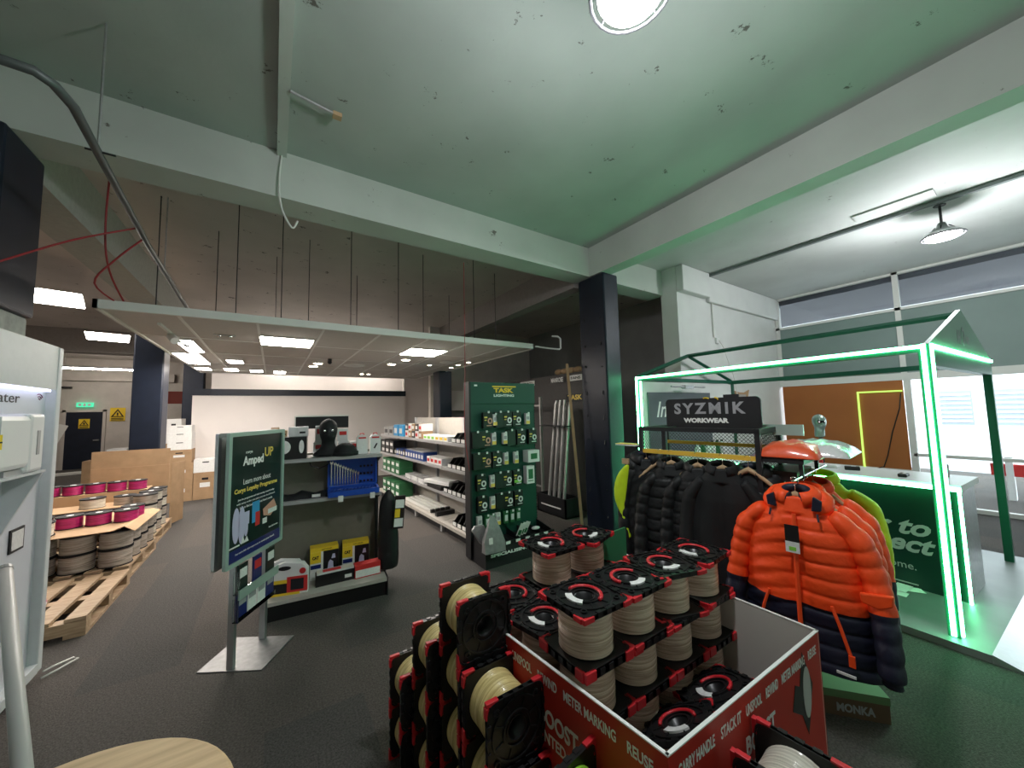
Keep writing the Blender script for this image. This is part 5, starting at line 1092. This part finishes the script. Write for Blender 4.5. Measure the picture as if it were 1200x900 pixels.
tg = MB().box(-.035, .025, -.137, -.133, -.27, -.13).build('swing_tag', BLACK, J, rot=(0, 0, 0)); MB().box(-.035, .025, -.139, -.137, -.27, -.215).build('white_label', PAPER, tg); MB().box(-.02, .01, -.140, -.139, -.26, -.24).build('green_label', LGPACK, tg)
MB().prism([(.235, -.40), (.35, -.38), (.345, -.43), (.295, -.455), (.24, -.44)], -.112, -.085, 'xz').build('sleeve_pocket_flap', ORANGE, J, bevel=.006)
MB().box(.13, .20, -.130, -.122, -.80, -.79).build('small_print', PAPER, J)
hanger((*on_arm(.06)[:2], 1.245), RA-.15, 'wooden hanger on the side rail behind the front orange jacket'); J2, _ = jacket('hi_vis_jacket', 'orange and navy jacket second on the side rail behind the front one', (*on_arm(.06)[:2], 1.195), RA+.10, ORANGE, NAVYF, split=.30, L=.82, W_=.27, puff=.010, flat=.07, splay=.08, hood=False)
hanger((*on_arm(.27)[:2], 1.245), RA-.2, 'wooden hanger third on the side rail, with pale wood end showing'); J3, _ = jacket('hi_vis_jacket', 'orange and navy jacket hanging third on the side rail', (*on_arm(.27)[:2], 1.195), RA+.12, ORANGE, NAVYF, split=.28, L=.78, W_=.26, puff=.009, flat=.07, splay=.08, hood=False)
J4, _ = jacket('hi_vis_jacket', 'yellow jacket hanging at the back of the side rail', (*on_arm(.45)[:2], 1.22), RA+.12, HIVIS, HIVIS, split=.0, L=.60, W_=.26, puff=.004, flat=.07, splay=.06, hood=False)
# black jackets on the yellow rail
gJ = 'hangers on the yellow rail'; F0 = RA+.3
for i, (x, rz) in enumerate(((.04, .6), (.16, .7), (.24, .4), (.43, .3), (.59, .25), (.74, 0))): hanger(rk(x, -.01, 1.335), RA+rz, 'wooden hanger on the yellow rail, %s from the left' % ordn[i], gJ)
jacket('puffer_jacket', 'black quilted puffer jacket hanging left of the middle on the yellow rail', rk(.24, -.02, 1.285), F0+.1, BLACKF, BLACKF, L=.80, W_=.22, puff=.011, flat=.08, hood=False, splay=.07)
jacket('puffer_jacket', 'black quilted puffer jacket half hidden behind the plain black jacket', rk(.43, .0, 1.28), F0, BLACKF, BLACKF, L=.82, W_=.23, puff=.011, flat=.08, splay=.05, hood=False)
SJ, _ = jacket('softshell_jacket', 'plain matt black jacket hanging in front on the yellow rail', rk(.59, -.03, 1.29), F0-.05, BLACKS, BLACKS, L=.86, W_=.24, puff=.0, flat=.07, hood=False, splay=.05)
jacket('parka', 'black hooded parka at the left end of the yellow rail', rk(.04, -.02, 1.31), F0+.3, BLACKF, BLACKF, L=.88, W_=.20, puff=.008, flat=.08, splay=.03)
jacket('parka', 'black quilted parka at the right end of the rack behind its mesh', rk(.74, .06, 1.27), F0-.3, BLACKF, BLACKF, L=.80, W_=.20, puff=.010, flat=.08, splay=.03)
for s, x in ((-1, -.08), (1, .13)):
    pass
pk = MB().prism([(-.06, 0), (.06, 0), (.06, -.03), (0, -.045), (-.06, -.03)], -.012, .0, 'xz')
t = thing('hi_vis_sleeve', 'narrow fluorescent yellow garment hanging at the left side of the rack', 'clothing', rk(-.06, -.18, .98), RA+.2)
rings = []
for i, (z, w_, x) in enumerate(((.30, .01, .04), (.26, .03, .02), (.2, .05, -.01), (.1, .055, -.03), (0, .04, -.035), (-.06, .022, -.02), (-.12, .012, .0), (-.2, .01, .02), (-.24, .014, .03), (-.25, .004, .03))):
    rings.append([(x+w_*cos(a*pi/6), .02*sin(a*pi/6), z) for a in range(12)])
MB().loft(rings).build('fabric', HIVIS, t, smooth=True, sub=1); MB().box(.0, .05, -.012, .012, .30, .34).build('hanger_end', HANGW, t)
# bagged clothes and silver head
t = thing('bagged_clothing', 'clear plastic bag of folded orange and grey clothing on the rack side shelf', 'clothing', rk(RWd+.10, .20, 1.381), RA)
def pillow(x0, x1, y0, y1, h, m_, nm, z0=0, seed=0):
    n = 12; top = []; bot = []
    for i in range(n+1):
        for j in range(n+1):
            u, v = i/n, j/n; e = (sin(pi*u)*sin(pi*v))**.35; w = .010*sin(u*17+seed)*sin(v*13+seed*2)
            top.append((x0+(x1-x0)*u, y0+(y1-y0)*v, z0+h*(.12+.88*e)+w*e)); bot.append((x0+(x1-x0)*u, y0+(y1-y0)*v, z0+.08*h*(1-e)))
    N1 = (n+1)**2; f = []
    for i in range(n):
        for j in range(n): a = i*(n+1)+j; f += [(a, a+1, a+n+2, a+n+1), (N1+a, N1+a+n+1, N1+a+n+2, N1+a+1)]
    for k in range(n):
        f += [(k, k+1, N1+k+1, N1+k), (n*(n+1)+k, N1+n*(n+1)+k, N1+n*(n+1)+k+1, n*(n+1)+k+1)]
        a, b_ = k*(n+1), (k+1)*(n+1); f += [(a, N1+a, N1+b_, b_), (a+n, b_+n, N1+b_+n, N1+a+n)]
    return MB().add(top+bot, f).build(nm, m_, t, smooth=True)
pillow(-.16, .16, -.20, .20, .045, mat('grey_fleece', (.16, .14, .17), .7), 'grey_garment'); pillow(-.12, .19, -.21, .14, .10, mat('orange_folded', (.8, .10, .03), .4, coat=.6), 'orange_garment', 0, 2); pillow(-.06, .30, -.10, .34, .095, FILM, 'plastic_wrap', .004, 4)
t = head((5.67, 1.69, 1.29), 'silver mannequin head with visor standing behind the bagged clothing', RA+.5, SKIN, DARKV, False); t.scale = (.85, .85, .8)
tag(MB().lathe([(.14, 0), (.14, .02), (.02, .04), (.02, 1.24)], 20).build('head_stand', BLACKM, loc=(5.67, 1.69, .05)), 'black round-footed pole under the silver mannequin head', 'stand')
# merchandise seen through the rack, on the stage
t = thing('side_table', 'white side table with merchandise behind the workwear rack', 'table', (4.75, 2.65, .05), radians(-2.87)); MB().box(-.3, .5, -.2, .2, .95, 1.0).build('table_top', WHITE, t)
for x in (-.26, .46):
    for y in (-.16, .16): MB().box(x-.02, x+.02, y-.02, y+.02, 0, .95).build('leg', TRIMW, t)
for k in range(6):
    q = thing('bottle', 'small pale bottle on the white side table, %s from the left' % ordn[k], 'bottle', (4.55+k*.12, 2.62, 1.05), 0, 'bottles on the side table'); MB().lathe([(.035, 0), (.035, .12), (.015, .15), (.015, .18), (.001, .18)], 14).build('body', (PAPER, GPACK, WHITE)[k % 3], q, smooth=True); MB().cyl((0, 0, .18), (0, 0, .2), .017).build('cap', BLACK, q)
